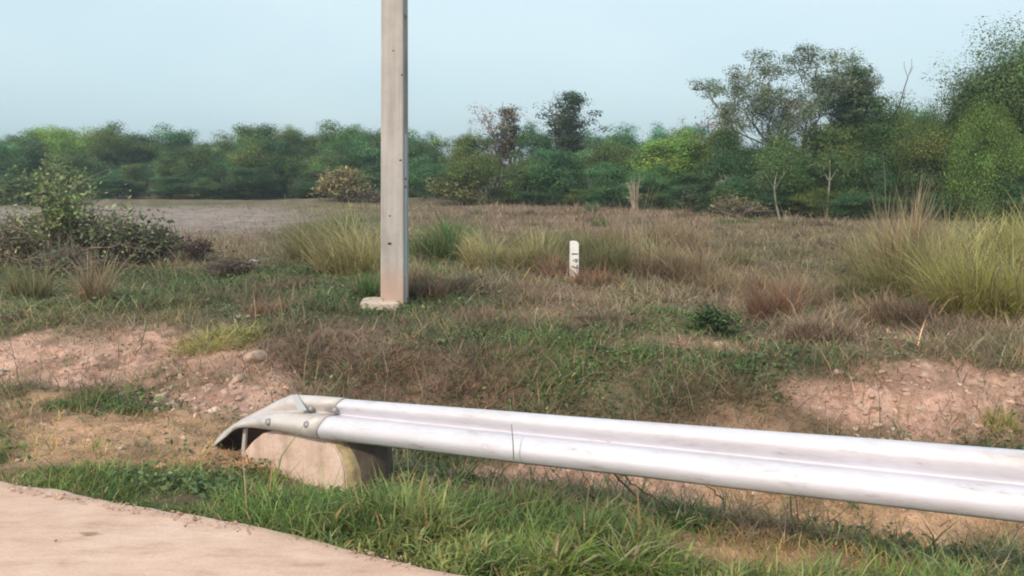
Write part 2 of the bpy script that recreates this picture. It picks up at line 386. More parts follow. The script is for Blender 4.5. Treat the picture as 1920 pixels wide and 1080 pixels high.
def verge_grass():
    acc = Acc()
    N = 110000
    s = rng.uniform(-3.2, 6.5, N); d = rng.uniform(-0.02, 1.75, N); d = np.where((s > 2.2) & (d < 0.25), d - 0.06, d)
    x = EX + s * 0.942 + d * 0.336; y = EY - s * 0.336 + d * 0.942
    px = 960 + F * x / (y * CP + 1.95 * SP)                     # only used to read where along the verge the grass grows long
    long_ = np.exp(-((x - 0.35) / 0.75) ** 2) + 0.75 * np.exp(-((x + 0.75) / 0.55) ** 2) + 0.35 * np.exp(-((x - 1.6) / 0.6) ** 2)
    long_ = np.clip(long_, 0, 1)
    clump = fbm(x, y, 0.32, 3, 131)
    dmax = np.interp(x, [-4.5, -3.0, -2.0, -1.5, -1.0, 0.0, 1.0, 1.7, 2.4, 4], [1.3, 0.85, 0.55, 0.48, 0.42, 0.55, 0.6, 0.6, 0.5, 0.6])
    dens = (1 - sstep(dmax - 0.2, dmax + 0.12, d)) * sstep(0.0, 0.09, d + 0.10 * (s > 2.2) + 0.12 * (fbm(x, y, 0.25, 2, 5) - 0.35)) * sstep(0.22, 0.46, clump + 0.08)
    Z = zones(x, y); dens *= 1 - 0.97 * np.clip((Z[5] + Z[3]) * 1.6, 0, 1) * (d > 0.42)
    dens *= np.where(np.abs(x + 1.75) < 0.22, 0.75, 1)            # thin spot of bare soil and litter
    dens *= 1 - 0.9 * sstep(0.32, 0.5, d) * (np.abs(x + 1.45) < 0.42)
    keep = rng.random(N) < dens; x, y, d, long_, clump, Z = x[keep], y[keep], d[keep], long_[keep], clump[keep], Z[:, keep]
    n = len(x)
    h = (0.055 + 0.12 * long_ * sstep(0.0, 0.35, d)) * np.exp(rng.normal(0, 0.33, n)) * (0.3 + 1.25 * sstep(0.38, 0.68, clump))
    h = h * (1 - 0.4 * (np.abs(x + 1.35) < 0.45) * sstep(0.12, 0.3, d))
    wd = (0.007 + 0.008 * long_) * np.exp(rng.normal(0, 0.3, n))
    g = fbm(x, y, 0.7, 3, 141)[:, None]
    g = sstep(0.3, 0.7, g); base = (1 - g) * np.array([[0.10, 0.17, 0.05]]) + g * np.array([[0.34, 0.38, 0.14]])
    dry = rng.random(n) < 0.16
    base = np.where(dry[:, None], np.array([[0.38, 0.29, 0.13]]), base)
    azi = rng.normal(-0.3, 1.9, n)
    lean = np.abs(rng.normal(0.4, 0.4, n)); curve = rng.uniform(0.4, 2.0, n)
    acc.add(*blades(np.stack([x, y, hgt(x, y) - 0.01], 1), h, wd, azi, lean, curve, vary(base, n, 0.22, 0.1), 4))
    o = link('verge_grass', acc.mesh('verge_grass', M_GRASS))
    tag(o, 'long green grass growing along the edge of the concrete road', 'grass', kind='stuff')
verge_grass()

# ------------------------------------------------------------------ grass clumps, each a thing
def clump(u, v, wpx, hpx, n, pal, label, cat='grass clump', name='grass_clump', lean=0.25, curve=0.8, wind=0.0, windk=0.0, group=None, depth=1.0, bw=1.0, plume=0.0, hs=1.0, lj=0.22):
    c = P(u, v); zc = c.y * CP + (H - c.z) * SP
    rad = wpx / 2 / F * zc; hh = hpx * hs / F * zc
    pal = np.array(pal)
    th = rng.uniform(0, 2 * np.pi, n); rr = np.sqrt(rng.random(n)) * rad * 0.85
    bx = rr * np.cos(th); by = rr * np.sin(th) * depth
    lump = fbm(bx + c.x * 3, by + c.y * 3, max(0.08, rad * 0.35), 3, 151)
    h = hh * 1.08 * (0.30 + 0.7 * rng.random(n)) * (0.6 + 0.75 * sstep(0.25, 0.75, lump)) * np.sqrt(np.clip(1 - 0.75 * (rr / rad) ** 2, 0.1, 1))
    azi = np.where(rng.random(n) < windk, wind + rng.normal(0, 0.5, n), th + rng.normal(0, 1.7, n))
    ln = np.abs(rng.normal(lean, lj, n)); cv = np.abs(rng.normal(curve, 0.4, n))
    wd = (0.0030 + 0.0006 * zc) * np.exp(rng.normal(0, 0.3, n)) * bw
    g = np.clip(lump[:, None] * len(pal) * 1.3 - 0.25 * len(pal) + rng.normal(0, 0.5, (n, 1)), 0, len(pal) - 1.001)
    cc = pal[np.floor(g).astype(int).ravel()]
    q = rng.random(n)[:, None]; cc = np.where(q < 0.16, np.array([[0.42, 0.33, 0.20]]), cc); cc = np.where(q > 0.9, np.array([[0.22, 0.15, 0.10]]), cc)
    bz = hgt(c.x + bx, c.y + by) - c.z - 0.02
    acc = Acc(); acc.add(*blades(np.stack([bx, by, bz], 1), h, wd, azi, ln, cv, vary(cc, n, 0.2, 0.08), 4))
    if plume:
        m = int(n * plume); k = rng.integers(0, n, m)
        tip = np.stack([bx[k], by[k], bz[k]], 1)
        acc.add(*blades(tip, h[k] * 1.35, wd[k] * 0.7, azi[k], ln[k] * 0.5, cv[k] * 0.6, vary((0.45, 0.36, 0.22), m, 0.15, 0.05), 4))
    o = link(name, acc.mesh(name, M_GRASS), loc=c)
    tag(o, label, cat, group)
    return o
YG = [(0.24, 0.25, 0.10), (0.40, 0.37, 0.16), (0.54, 0.47, 0.23), (0.48, 0.38, 0.22)]
YB = [(0.36, 0.36, 0.11), (0.54, 0.50, 0.18), (0.62, 0.56, 0.24)]
TAN = [(0.34, 0.25, 0.15), (0.44, 0.33, 0.21), (0.50, 0.40, 0.27)]
RED = [(0.26, 0.14, 0.09), (0.38, 0.21, 0.14), (0.40, 0.27, 0.17)]
DKB = [(0.15, 0.10, 0.075), (0.24, 0.16, 0.115), (0.28, 0.21, 0.14)]
GR = [(0.07, 0.14, 0.04), (0.11, 0.21, 0.06), (0.17, 0.28, 0.08)]
OL = [(0.16, 0.17, 0.07), (0.26, 0.25, 0.11), (0.34, 0.29, 0.15)]
for a in [
    (1730, 560, 230, 165, 3200, YG, 'tall yellow green grass clump with dry stalks, big one left of the right edge'),
    (1660, 520, 150, 120, 2200, YG, 'rounded yellow grass clump on the left flank of the tall right hand grass'),
    (1850, 590, 220, 170, 3200, YB, 'bright yellow grass clump spilling down at the right edge, nearest of the tall grass'),
    (1900, 500, 200, 110, 2400, YB, 'bright yellow green grass mass behind the nearest clump at the right edge'),
    (1780, 480, 160, 80, 1800, YG, 'pale yellow grass clump behind the big clump with dry stalks'),
    (1700, 605, 120, 80, 900, DKB, 'dark brown dead grass tuft at the foot of the tall yellow grass'),
    (1800, 635, 130, 60, 800, DKB, 'low brown dead tuft below the yellow grass near the right edge'),
    (660, 510, 150, 95, 1800, YG, 'yellow green grass clump leaning over just left of the pole'),
    (590, 490, 110, 75, 1100, OL, 'olive grass clump farther left of the pole beside the ploughed field'),
    (640, 450, 90, 50, 900, GR, 'fresh green low clump between the ploughed field and the pole'),
    (830, 485, 120, 70, 2000, GR, 'bright green grass clump just right of the pole'),
    (930, 505, 130, 70, 1700, YG, 'yellow green wind bent grass clump between pole and white marker'),
    (1010, 510, 90, 72, 1100, YG, 'yellow grass tuft close to the left of the white marker post'),
    (1000, 470, 130, 40, 900, OL, 'low olive clump behind the grass left of the white marker'),
    (1140, 515, 120, 70, 1500, OL, 'olive and tan grass clump just right of the white marker post'),
    (1220, 500, 120, 60, 1300, YG, 'pale green grass clump second right of the white marker'),
    (1040, 525, 70, 45, 800, RED, 'reddish dead grass tuft at the foot of the white marker post'),
    (1120, 535, 110, 40, 800, RED, 'low reddish brown tuft right below the white marker'),
    (1290, 525, 130, 95, 1500, TAN, 'pinkish tan dry grass clump with bent stems right of centre'),
    (1235, 530, 90, 60, 800, DKB, 'dark brown tuft in front of the tan dry grass right of centre'),
    (1340, 545, 60, 60, 400, TAN, 'small tuft of broken straw stems right of the tan clump'),
    (1450, 600, 100, 110, 1200, RED, 'reddish tan upright dead grass clump in the right half'),
    (1500, 570, 110, 80, 900, TAN, 'straw coloured loose clump behind the reddish upright one'),
    (1540, 640, 150, 60, 1000, DKB, 'dark brown dead weed tangle above the right hand bank'),
    (1590, 560, 120, 60, 800, OL, 'olive grass tuft left of the tall yellow grass'),
    (1090, 480, 110, 50, 900, OL, 'olive tan grass clump behind the white marker post'),
    (1180, 470, 120, 48, 900, TAN, 'faded tan grass clump behind the pale green one right of the marker'),
    (1270, 470, 120, 60, 1000, TAN, 'faded pinkish grass clump behind the tan dry grass right of centre'),
    (1370, 500, 100, 45, 600, OL, 'thin olive grass clump right of the tan dry grass'),
    (1420, 540, 90, 50, 500, TAN, 'small straw tuft between the tan clump and the reddish upright clump'),
    (1640, 600, 120, 60, 700, TAN, 'straw coloured tuft at the left foot of the tall yellow grass'),
    (700, 470, 90, 55, 700, YG, 'yellow grass tuft behind the left side of the pole'),
    (540, 540, 120, 40, 700, DKB, 'brown matted tuft between the pole and the ploughed field'),
    (960, 560, 130, 36, 800, DKB, 'brown matted tuft between the pole and the marker post'),
    (330, 575, 120, 30, 600, OL, 'low olive tuft in the green strip left of the pole'),
    (300, 640, 160, 26, 600, OL, 'olive weeds hanging over the lip of the left bank'),
    (600, 690, 150, 40, 900, DKB, 'brown weed mat on the bank left above the rail end'),
    (740, 690, 150, 36, 900, RED, 'red brown weed mat on the bank above the rail'),
    (1000, 740, 170, 34, 800, OL, 'olive weed mat on the bank above the middle of the rail'),
    (1250, 760, 170, 34, 800, OL, 'olive green weed mat above the rail right of its middle'),
    (1150, 610, 150, 50, 1100, DKB, 'brown matted dead clump on the rise below the white marker'),
    (1330, 620, 110, 40, 1200, GR, 'dark green leafy clump right of the brown matted clump'),
    (910, 600, 70, 32, 500, RED, 'small rust brown tuft right of the pole footing'),
    (870, 545, 140, 50, 1100, DKB, 'dark brown dead grass heap behind the pole to its right'),
    (800, 560, 90, 55, 900, DKB, 'brown dead weeds leaning at the right foot of the pole'),
    (780, 525, 50, 40, 350, TAN, 'small tan tuft touching the right side of the pole'),
    (690, 560, 60, 45, 600, GR, 'dark green tuft at the left foot of the pole'),
    (500, 590, 90, 45, 500, RED, 'rusty dead grass tuft left of the pole footing'),
    (410, 645, 190, 60, 1900, YB, 'yellow straw heap lying on top of the left bank'),
    (520, 615, 80, 16, 350, YB, 'flat yellow straw strand right of the straw heap'),
    (130, 770, 110, 34, 900, GR, 'small lush green tuft on the left bank of pink soil'),
    (230, 775, 90, 30, 500, GR, 'thin green tuft just right of the lush one on the left bank'),
    (180, 565, 60, 100, 500, TAN, 'upright pinkish tan dead grass in front of the left shrubs'),
    (60, 560, 90, 70, 600, OL, 'olive tuft near the left edge in front of the shrubs'),
    (30, 600, 60, 30, 400, DKB, 'brown tuft at the left edge above the pink soil'),
    (860, 720, 120, 30, 500, RED, 'red brown weed mat hanging over the far ditch bank'),
    (1420, 745, 160, 34, 700, OL, 'olive drooping grass over the ditch bank left of the bare soil'),
    (1880, 800, 70, 60, 300, YB, 'yellow straw tuft on the bare soil bank by the right edge'),
    (880, 905, 130, 60, 500, GR, 'dark green weeds behind the rail right of the concrete block'),
    (1280, 985, 110, 90, 420, GR, 'tall dark green tuft rising under the rail right of centre'),
    (1050, 1075, 170, 130, 650, [(0.13, 0.22, 0.045), (0.22, 0.31, 0.07), (0.30, 0.36, 0.10)], 'long bladed bright grass tussock at the road edge under the rail'),
    (1190, 1078, 180, 150, 650, [(0.16, 0.25, 0.05), (0.27, 0.35, 0.08), (0.38, 0.40, 0.13)], 'yellow green tussock of long blades at the bottom centre right'),
    (930, 1070, 110, 80, 350, [(0.10, 0.19, 0.04), (0.2, 0.3, 0.07)], 'low long bladed tussock touching the road edge, left of the bright one'),
    (700, 985, 200, 70, 650, [(0.10, 0.19, 0.04), (0.19, 0.30, 0.07)], 'arching green tussock in front of the dark post'),
    (520, 960, 130, 60, 450, [(0.10, 0.17, 0.04), (0.24, 0.27, 0.08)], 'green tussock with dry blades in front of the concrete block'),
]:
    kw = {}
    if a[1] > 860: kw = dict(lean=0.5, curve=1.5, bw=2.0, hs=0.85)
    elif 'bent' in a[6] or 'leaning over' in a[6] or 'spilling' in a[6]: kw = dict(lean=0.5, curve=0.9, wind=R(-150) if a[0] > 1500 else R(155), windk=0.6)
    elif 'heap' in a[6] or ' mat' in a[6] or 'strand' in a[6] or 'hang' in a[6] or 'droop' in a[6]: kw = dict(lean=1.1, curve=0.7)
    if not kw: kw = dict(lean=0.4, curve=0.8, lj=0.4, wind=R(180), windk=0.3)
    if a[1] < 570 and 'hs' not in kw: kw['hs'] = 1.3 if a[0] < 1420 else 1.12
    clump(*a, depth=0.7, **kw)

def scattered(name, label, cat, n0, r0, r1, hh, wk, leanr, cols, kinds, seed, thr, dmin=1.9):
    r = r0 * (r1 / r0) ** rng.random(n0); a = np.radians(rng.uniform(-41, 41, n0)); x = r * np.sin(a); y = r * np.cos(a)
    Z = zones(x, y); wgt = sum(Z[KINDS.index(k)] for k in kinds) * sstep(thr, thr + 0.15, fbm(x, y, 0.9, 4, seed)) * (edge_d(x, y) > dmin)
    k = rng.random(n0) < wgt; x, y, r = x[k], y[k], r[k]; n = len(x)
    h = hh * np.exp(rng.normal(0, 0.45, n)) * (1 + 0.02 * r); cols = np.array(cols); c = cols[rng.integers(0, len(cols), n)]
    acc = Acc(); acc.add(*blades(np.stack([x, y, hgt(x, y) - 0.01], 1), h, (0.003 + 0.0005 * r) * wk, rng.normal(2.6, 1.3, n), rng.uniform(*leanr, n), rng.uniform(0.1, 1.2, n), vary(c, n, 0.25, 0.1), 4))
    tag(link(name, acc.mesh(name, M_GRASS)), label, cat, kind='stuff')
def broadleaf():
    n0 = 70000; r = 4.6 * (26 / 4.6) ** rng.random(n0); a = np.radians(rng.uniform(-41, 41, n0)); x = r * np.sin(a); y = r * np.cos(a)
    d = edge_d(x, y); Z = zones(x, y)
    k = (rng.random(n0) < (Z[0] + Z[6] + 0.25 * Z[1]) * sstep(0.45, 0.62, fbm(x, y, 0.55, 4, 221))) & (d > 0.35); x, y, r = x[k], y[k], r[k]; n = len(x)
    g = rng.integers(3, 7); m = 4; x = np.repeat(x, m) + rng.normal(0, 0.05, n * m); y = np.repeat(y, m) + rng.normal(0, 0.05, n * m); r = np.repeat(r, m); n *= m
    acc = Acc(); c = vary((0.12, 0.175, 0.07), n, 0.35, 0.15)
    leaves(acc, np.stack([x, y, hgt(x, y) + np.abs(rng.normal(0.03, 0.03, n))], 1), 0.028 + 0.0016 * r, c, 0.8)
    tag(link('broadleaf_weeds', acc.mesh('broadleaf_weeds', M_LEAF)), 'low broad leaved weeds creeping through the green patches of the field', 'weeds', kind='stuff')
scattered('dry_weed_stalks', 'scattered thin straw and brown stalks across the rough field', 'dry weeds', 60000, 7, 42, 0.22, 1.0, (0.1, 1.1), [(0.42, 0.32, 0.21), (0.30, 0.21, 0.15), (0.20, 0.14, 0.10), (0.36, 0.31, 0.18)], ['brown', 'olive'], 171, 0.50)
scattered('dead_weed_mats', 'dark matted dead weeds lying in the brown parts of the field', 'dead weeds', 60000, 6.5, 30, 0.13, 1.3, (0.7, 1.5), [(0.13, 0.09, 0.07), (0.18, 0.12, 0.09), (0.22, 0.13, 0.09)], ['brown', 'olive', 'green'], 181, 0.54)
scattered('straw_litter', 'bleached straw and dead roots lying on the bare pink and orange soil', 'litter', 26000, 4.6, 13, 0.13, 1.2, (1.0, 1.6), [(0.46, 0.35, 0.20), (0.26, 0.16, 0.11), (0.34, 0.24, 0.13), (0.20, 0.13, 0.09)], ['dirt', 'orange'], 191, 0.46, 0.35)
scattered('fresh_green_growth', 'fresh green growth in loose patches through the middle of the field', 'weeds', 50000, 7, 24, 0.10, 1.2, (0.3, 1.2), [(0.10, 0.18, 0.06), (0.17, 0.25, 0.08), (0.13, 0.15, 0.07)], ['brown', 'olive', 'green'], 231, 0.52)

# ------------------------------------------------------------------ tubes, leaves, trees
def tube(acc, pts, rads, colr, sides=6):
    pts = np.asarray(pts, float); n = len(pts)
    tan = np.gradient(pts, axis=0); tan /= np.linalg.norm(tan, axis=1)[:, None] + 1e-9
    ref = np.array([0.31, 0.95, 0.05]); V = []
    for k in range(n):
        a = np.cross(tan[k], ref); a /= np.linalg.norm(a) + 1e-9; b = np.cross(tan[k], a)
        th = np.arange(sides) * 2 * np.pi / sides
        V.append(pts[k] + rads[k] * (np.cos(th)[:, None] * a + np.sin(th)[:, None] * b))
    V = np.concatenate(V)
    i, j = np.meshgrid(np.arange(n - 1), np.arange(sides), indexing='ij'); j2 = (j + 1) % sides
    q = np.stack([i * sides + j, i * sides + j2, (i + 1) * sides + j2, (i + 1) * sides + j], -1).reshape(-1, 4)
    acc.add(V, q, np.zeros((0, 3), int), np.tile(np.asarray(colr, float), (len(V), 1)))

def leaves(acc, cen, size, colr, upbias=0.5, out=None):
    n = len(cen)
    nrm = rng.normal(0, 1, (n, 3)); nrm[:, 2] = np.abs(nrm[:, 2]) + upbias
    if out is not None: nrm = nrm * 0.55 + out * 1.5
    nrm /= np.linalg.norm(nrm, axis=1)[:, None]
    t = np.cross(nrm, rng.normal(0, 1, (n, 3))); t /= np.linalg.norm(t, axis=1)[:, None] + 1e-9
    b = np.cross(nrm, t); L = (size * np.exp(rng.normal(0, 0.3, n)))[:, None]
    v = np.stack([cen - t * L * 0.5, cen + b * L * 0.28, cen + t * L * 0.5 + nrm * L * -0.12, cen - b * L * 0.28], 1).reshape(-1, 3)
    i = np.arange(n)[:, None] * 4
    acc.add(v, np.concatenate([i, i + 1, i + 2, i + 3], 1), np.zeros((0, 3), int), np.repeat(colr, 4, 0))

def grow(start, dirv, length, r, depth, segs, tips, spread=0.6, nb=3, rise=0.15, shrink=0.66):
    pts = [np.array(start, float)]; d = np.array(dirv, float); d /= np.linalg.norm(d)
    K = 5
    for k in range(K):
        d = d + rng.normal(0, 0.13, 3) + np.array([0, 0, rise * 0.3]); d /= np.linalg.norm(d)
        pts.append(pts[-1] + d * length / K)
    rad = np.linspace(r, r * 0.62, K + 1)
    segs.append((np.array(pts), rad))
    if depth == 0: tips.append(pts[-1]); tips.append(pts[3]); return
    for b in range(nb):
        k = K if b == 0 else rng.integers(2, K + 1)
        nd = d + rng.normal(0, spread, 3) + np.array([0, 0, rise]); 
        grow(pts[k], nd, length * shrink * rng.uniform(0.8, 1.15), rad[k] * 0.68, depth - 1, segs, tips, spread, nb, rise, shrink)

def tree_proto(kind, seed):
    """returns (trunk mesh, crown mesh, height, half width)"""
    global rng
    old = rng; rng = np.random.default_rng(seed)
    segs = []; tips = []
    T = Acc(); C = Acc()
    if kind == 'sparse':       # tall thin-leaved tree with sky through its crown
        for lx in (0.0, 0.22):
            grow((lx, 0, 0), (0.15 + lx, 0.0, 1), 3.0, 0.09, 4, segs, tips, 0.62, 3, 0.22, 0.70)
        base = np.array([0.13, 0.16, 0.10]); per, cr, ls, extra, zlo = 70, 0.19, 0.065, 0, 1.8
    elif kind == 'bare':
        grow((0, 0, 0), (0.1, 0, 1), 2.0, 0.10, 4, segs, tips, 0.55, 3, 0.35, 0.68)
        base = np.array([0.16, 0.13, 0.10]); per, cr, ls, extra, zlo = 9, 0.22, 0.08, 0, 0.8
    elif kind == 'vine':       # dead tree smothered by climbers: dark spiky tower
        grow((0, 0, 0), (0.05, 0, 1), 2.8, 0.13, 3, segs, tips, 0.42, 3, 0.6, 0.62)
        base = np.array([0.060, 0.085, 0.045]); per, cr, ls, extra, zlo = 75, 0.25, 0.10, 0, 0.2
    elif kind == 'shrub':
        for k in range(5): grow((rng.normal(0, .15), rng.normal(0, .15), 0), (rng.normal(0, .5), rng.normal(0, .5), 1), 0.8, 0.025, 2, segs, tips, 0.6, 3, 0.1, 0.7)
        base = np.array([0.10, 0.125, 0.06]); per, cr, ls, extra, zlo = 40, 0.20, 0.09, 20, 0.1
    elif kind == 'tall':
        grow((0, 0, 0), (0, 0, 1), 2.6, 0.16, 4, segs, tips, 0.5, 3, 0.35, 0.72)
        base = np.array([0.11, 0.16, 0.045]); per, cr, ls, extra, zlo = 150, 0.36, 0.075, 60, 0.8
    else:                      # 'round': bushy tree in leaf to near the ground
        grow((0, 0, 0), (rng.normal(0, .1), 0, 1), 1.7, 0.12, 4, segs, tips, 0.72, 3, 0.12, 0.74)
        base = np.array([0.085, 0.135, 0.045]); per, cr, ls, extra, zlo = 125, 0.36, 0.085, 70, 0.5
    if kind == 'fine': per, ls = 230, 0.052
    for p, r in segs:
        if r[0] > 0.006: tube(T, p, np.maximum(r, 0.014 if kind in ('sparse', 'bare') else 0.007), (1, 1, 1), 7 if r[0] > 0.05 else 4)
    tips = np.array(tips); tips = tips[tips[:, 2] > zlo * 0.5]
    if kind == 'vine':
        q = []
        for k in range(150):
            z = 6.0 * rng.random() ** 1.15; rad = (1.25 - 0.17 * z) * (0.75 + 0.5 * math.sin(z * 3.1 + seed)) + 0.12
            a = rng.uniform(0, 6.28); rr = rad * rng.uniform(0.3, 1); q.append((0.12 * z + math.cos(a) * rr, math.sin(a) * rr, z + 0.2))
        for b in range(6):
            a = rng.uniform(0, 6.28); z = rng.uniform(2.8, 4.8); L = rng.uniform(0.5, 1.3)
            for j in range(4): q.append((0.12 * z + math.cos(a) * L * (0.4 + 0.25 * j), math.sin(a) * L * (0.4 + 0.25 * j), z + 0.16 * j * j * 0.6))
        tips = np.array(q); segs.append((np.array([(0, 0, 0), (0.3, 0, 2.4), (0.6, 0, 4.6), (0.78, 0, 6.3)]), np.array([0.16, 0.12, 0.07, 0.02])))
    if extra:
        c0 = tips.mean(0); sp = tips.std(0) * 1.5
        e = rng.normal(0, 1, (extra, 3)); e /= np.linalg.norm(e, axis=1)[:, None]; e = c0 + e * sp * rng.uniform(0.5, 1.25, (extra, 1))
        e[:, 2] = np.maximum(e[:, 2], 0.35); tips = np.concatenate([tips, e])
        if kind not in ('shrub',):    # skirt of lower foliage
            k = 34; a = rng.uniform(0, 6.28, k); q = rng.uniform(0.4, 1.3, k) * sp[0]
            tips = np.concatenate([tips, np.stack([c0[0] + np.cos(a) * q, c0[1] + np.sin(a) * q, rng.uniform(0.3, c0[2], k)], 1)])
    for t in tips:
        n = int(per * rng.uniform(0.5, 1.5)); s = cr * rng.uniform(0.7, 1.35)
        g_ = rng.normal(0, 1, (n, 3)); gl_ = np.linalg.norm(g_, axis=1)[:, None]; g_ = g_ / gl_ * np.minimum(gl_, 1.9)
        pos = t + g_ * np.array([s, s, s * 0.62])
        pos[:, 2] = np.maximum(pos[:, 2], 0.06)
        tint = base * np.array([1.25, 1.26, 1.2]) * np.exp(rng.normal(0, 0.34)) * np.array([np.exp(rng.normal(0.0, 0.14)), 1, np.exp(rng.normal(0, 0.1))])
        leaves(C, pos, np.full(n, ls), vary(tint, n, 0.16, 0.08), 0.3, g_ / 1.6 + np.array([0, 0, 0.3]))
    tm = T.mesh('trunk', M_BARKP if kind in ('sparse',) else M_BARK, True); cm = C.mesh('crown', M_LEAF)
    allv = np.concatenate(C.v); hgt_ = np.percentile(allv[:, 2], 99.7); wid = np.percentile(np.abs(allv[:, 0]), 98)
    rng = old
    return tm, cm, hgt_, wid
PROTO = {k: [tree_proto(k.split(':')[0], s) for s in ss] for k, ss in {
    'round': (11, 12, 13, 14), 'tall': (21, 22), 'fine': (15, 16), 'sparse': (31, 32, 33), 'bare': (41, 42), 'vine': (51, 52), 'shrub': (61, 62, 63)}.items()}
used = {}
broadleaf()
def plant(kind, x, y, height, label, cat='tree', group=None, wide=1.0, tint=(1, 1, 1), name=None, width=None):
    k = used.get(kind, 0); used[kind] = k + 1
    pr = PROTO[kind][k % len(PROTO[kind])]
    s = height / pr[2]
    z = float(hgt(x, y)) - 0.03
    nm = name or {'round': 'broadleaf_tree', 'fine': 'broadleaf_tree', 'tall': 'tall_tree', 'sparse': 'thin_leaved_tree', 'bare': 'bare_tree', 'vine': 'vine_covered_tree', 'shrub': 'shrub'}[kind]
    e = empty(nm, (x, y, z)); tag(e, label, cat, group)
    sx = s * wide if width is None else (width / 2) / pr[3]
    e.scale = (sx, sx, s); e.rotation_euler = (0, 0, 0.0 if kind == 'sparse' else rng.uniform(0, 6.28))
    t = link('trunk', pr[0], e); c = link('crown', pr[1], e); c.color = tuple(tint) + (1,)
    return e
def top_h(u, v, y):
    p = at_y(u, v, y); return p.x, p.z

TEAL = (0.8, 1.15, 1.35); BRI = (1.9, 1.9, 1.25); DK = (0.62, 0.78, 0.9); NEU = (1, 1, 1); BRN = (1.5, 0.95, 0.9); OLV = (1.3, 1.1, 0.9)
# far tree line on the left and centre: back row (skyline), then lower front row
lefttops = [(-90, 262), (-45, 258), (0, 252), (40, 248), (85, 240), (130, 238), (175, 240), (215, 241), (250, 234), (290, 238), (325, 243), (360, 256), (400, 252), (440, 240), (480, 235), (520, 236),
            (560, 238), (600, 234), (640, 231), (680, 236), (712, 240), (745, 244)]
tl = [BRI, NEU, TEAL, DK, BRI, NEU, BRI, DK]
gl = 'trees of the far tree line left of the pole'
words = {BRI: 'light green', NEU: 'mid green', TEAL: 'bluish green', DK: 'dark green', OLV: 'olive green', BRN: 'brownish'}
seqL = [TEAL, NEU, DK, NEU, BRI, BRI, BRI, NEU, DK, DK, TEAL, NEU, NEU, OLV, NEU, DK, NEU, NEU, TEAL, TEAL, NEU, TEAL]
for (u, v), t in zip(lefttops, seqL):
    y = 68 + rng.uniform(-3, 3); x, h = top_h(u, v, y)
    plant('round' if rng.random() < 0.8 else 'tall', x, y, h, f'{words[t]} skyline tree in the far tree line left of the pole', 'tree', gl, 1.15, t)
for k in range(26):
    u = -80 + k * 33 + rng.uniform(-9, 9); y = 61 + rng.uniform(-2.5, 2.5); v = rng.uniform(255, 312); x, h = top_h(u, v, y)
    t = [NEU, DK, TEAL, OLV, DK, NEU, BRI][k % 7]
    plant('round', x, y, h, f'{words[t]} low front tree in the far tree line left of the pole', 'tree', 'front trees left of the pole', 1.15, t)
for k in range(26):
    u = -70 + k * 33 + rng.uniform(-9, 9); y = 57 + rng.uniform(-2, 2); v = rng.uniform(308, 358); x, h = top_h(u, v, y)
    plant('round', x, y, h, 'dark shrub along the foot of the far tree line left of the pole', 'shrub', 'shrubs at the foot of the left tree line', 2.4, (DK, (0.5, 0.62, 0.7), NEU)[k % 3], name='shrub')
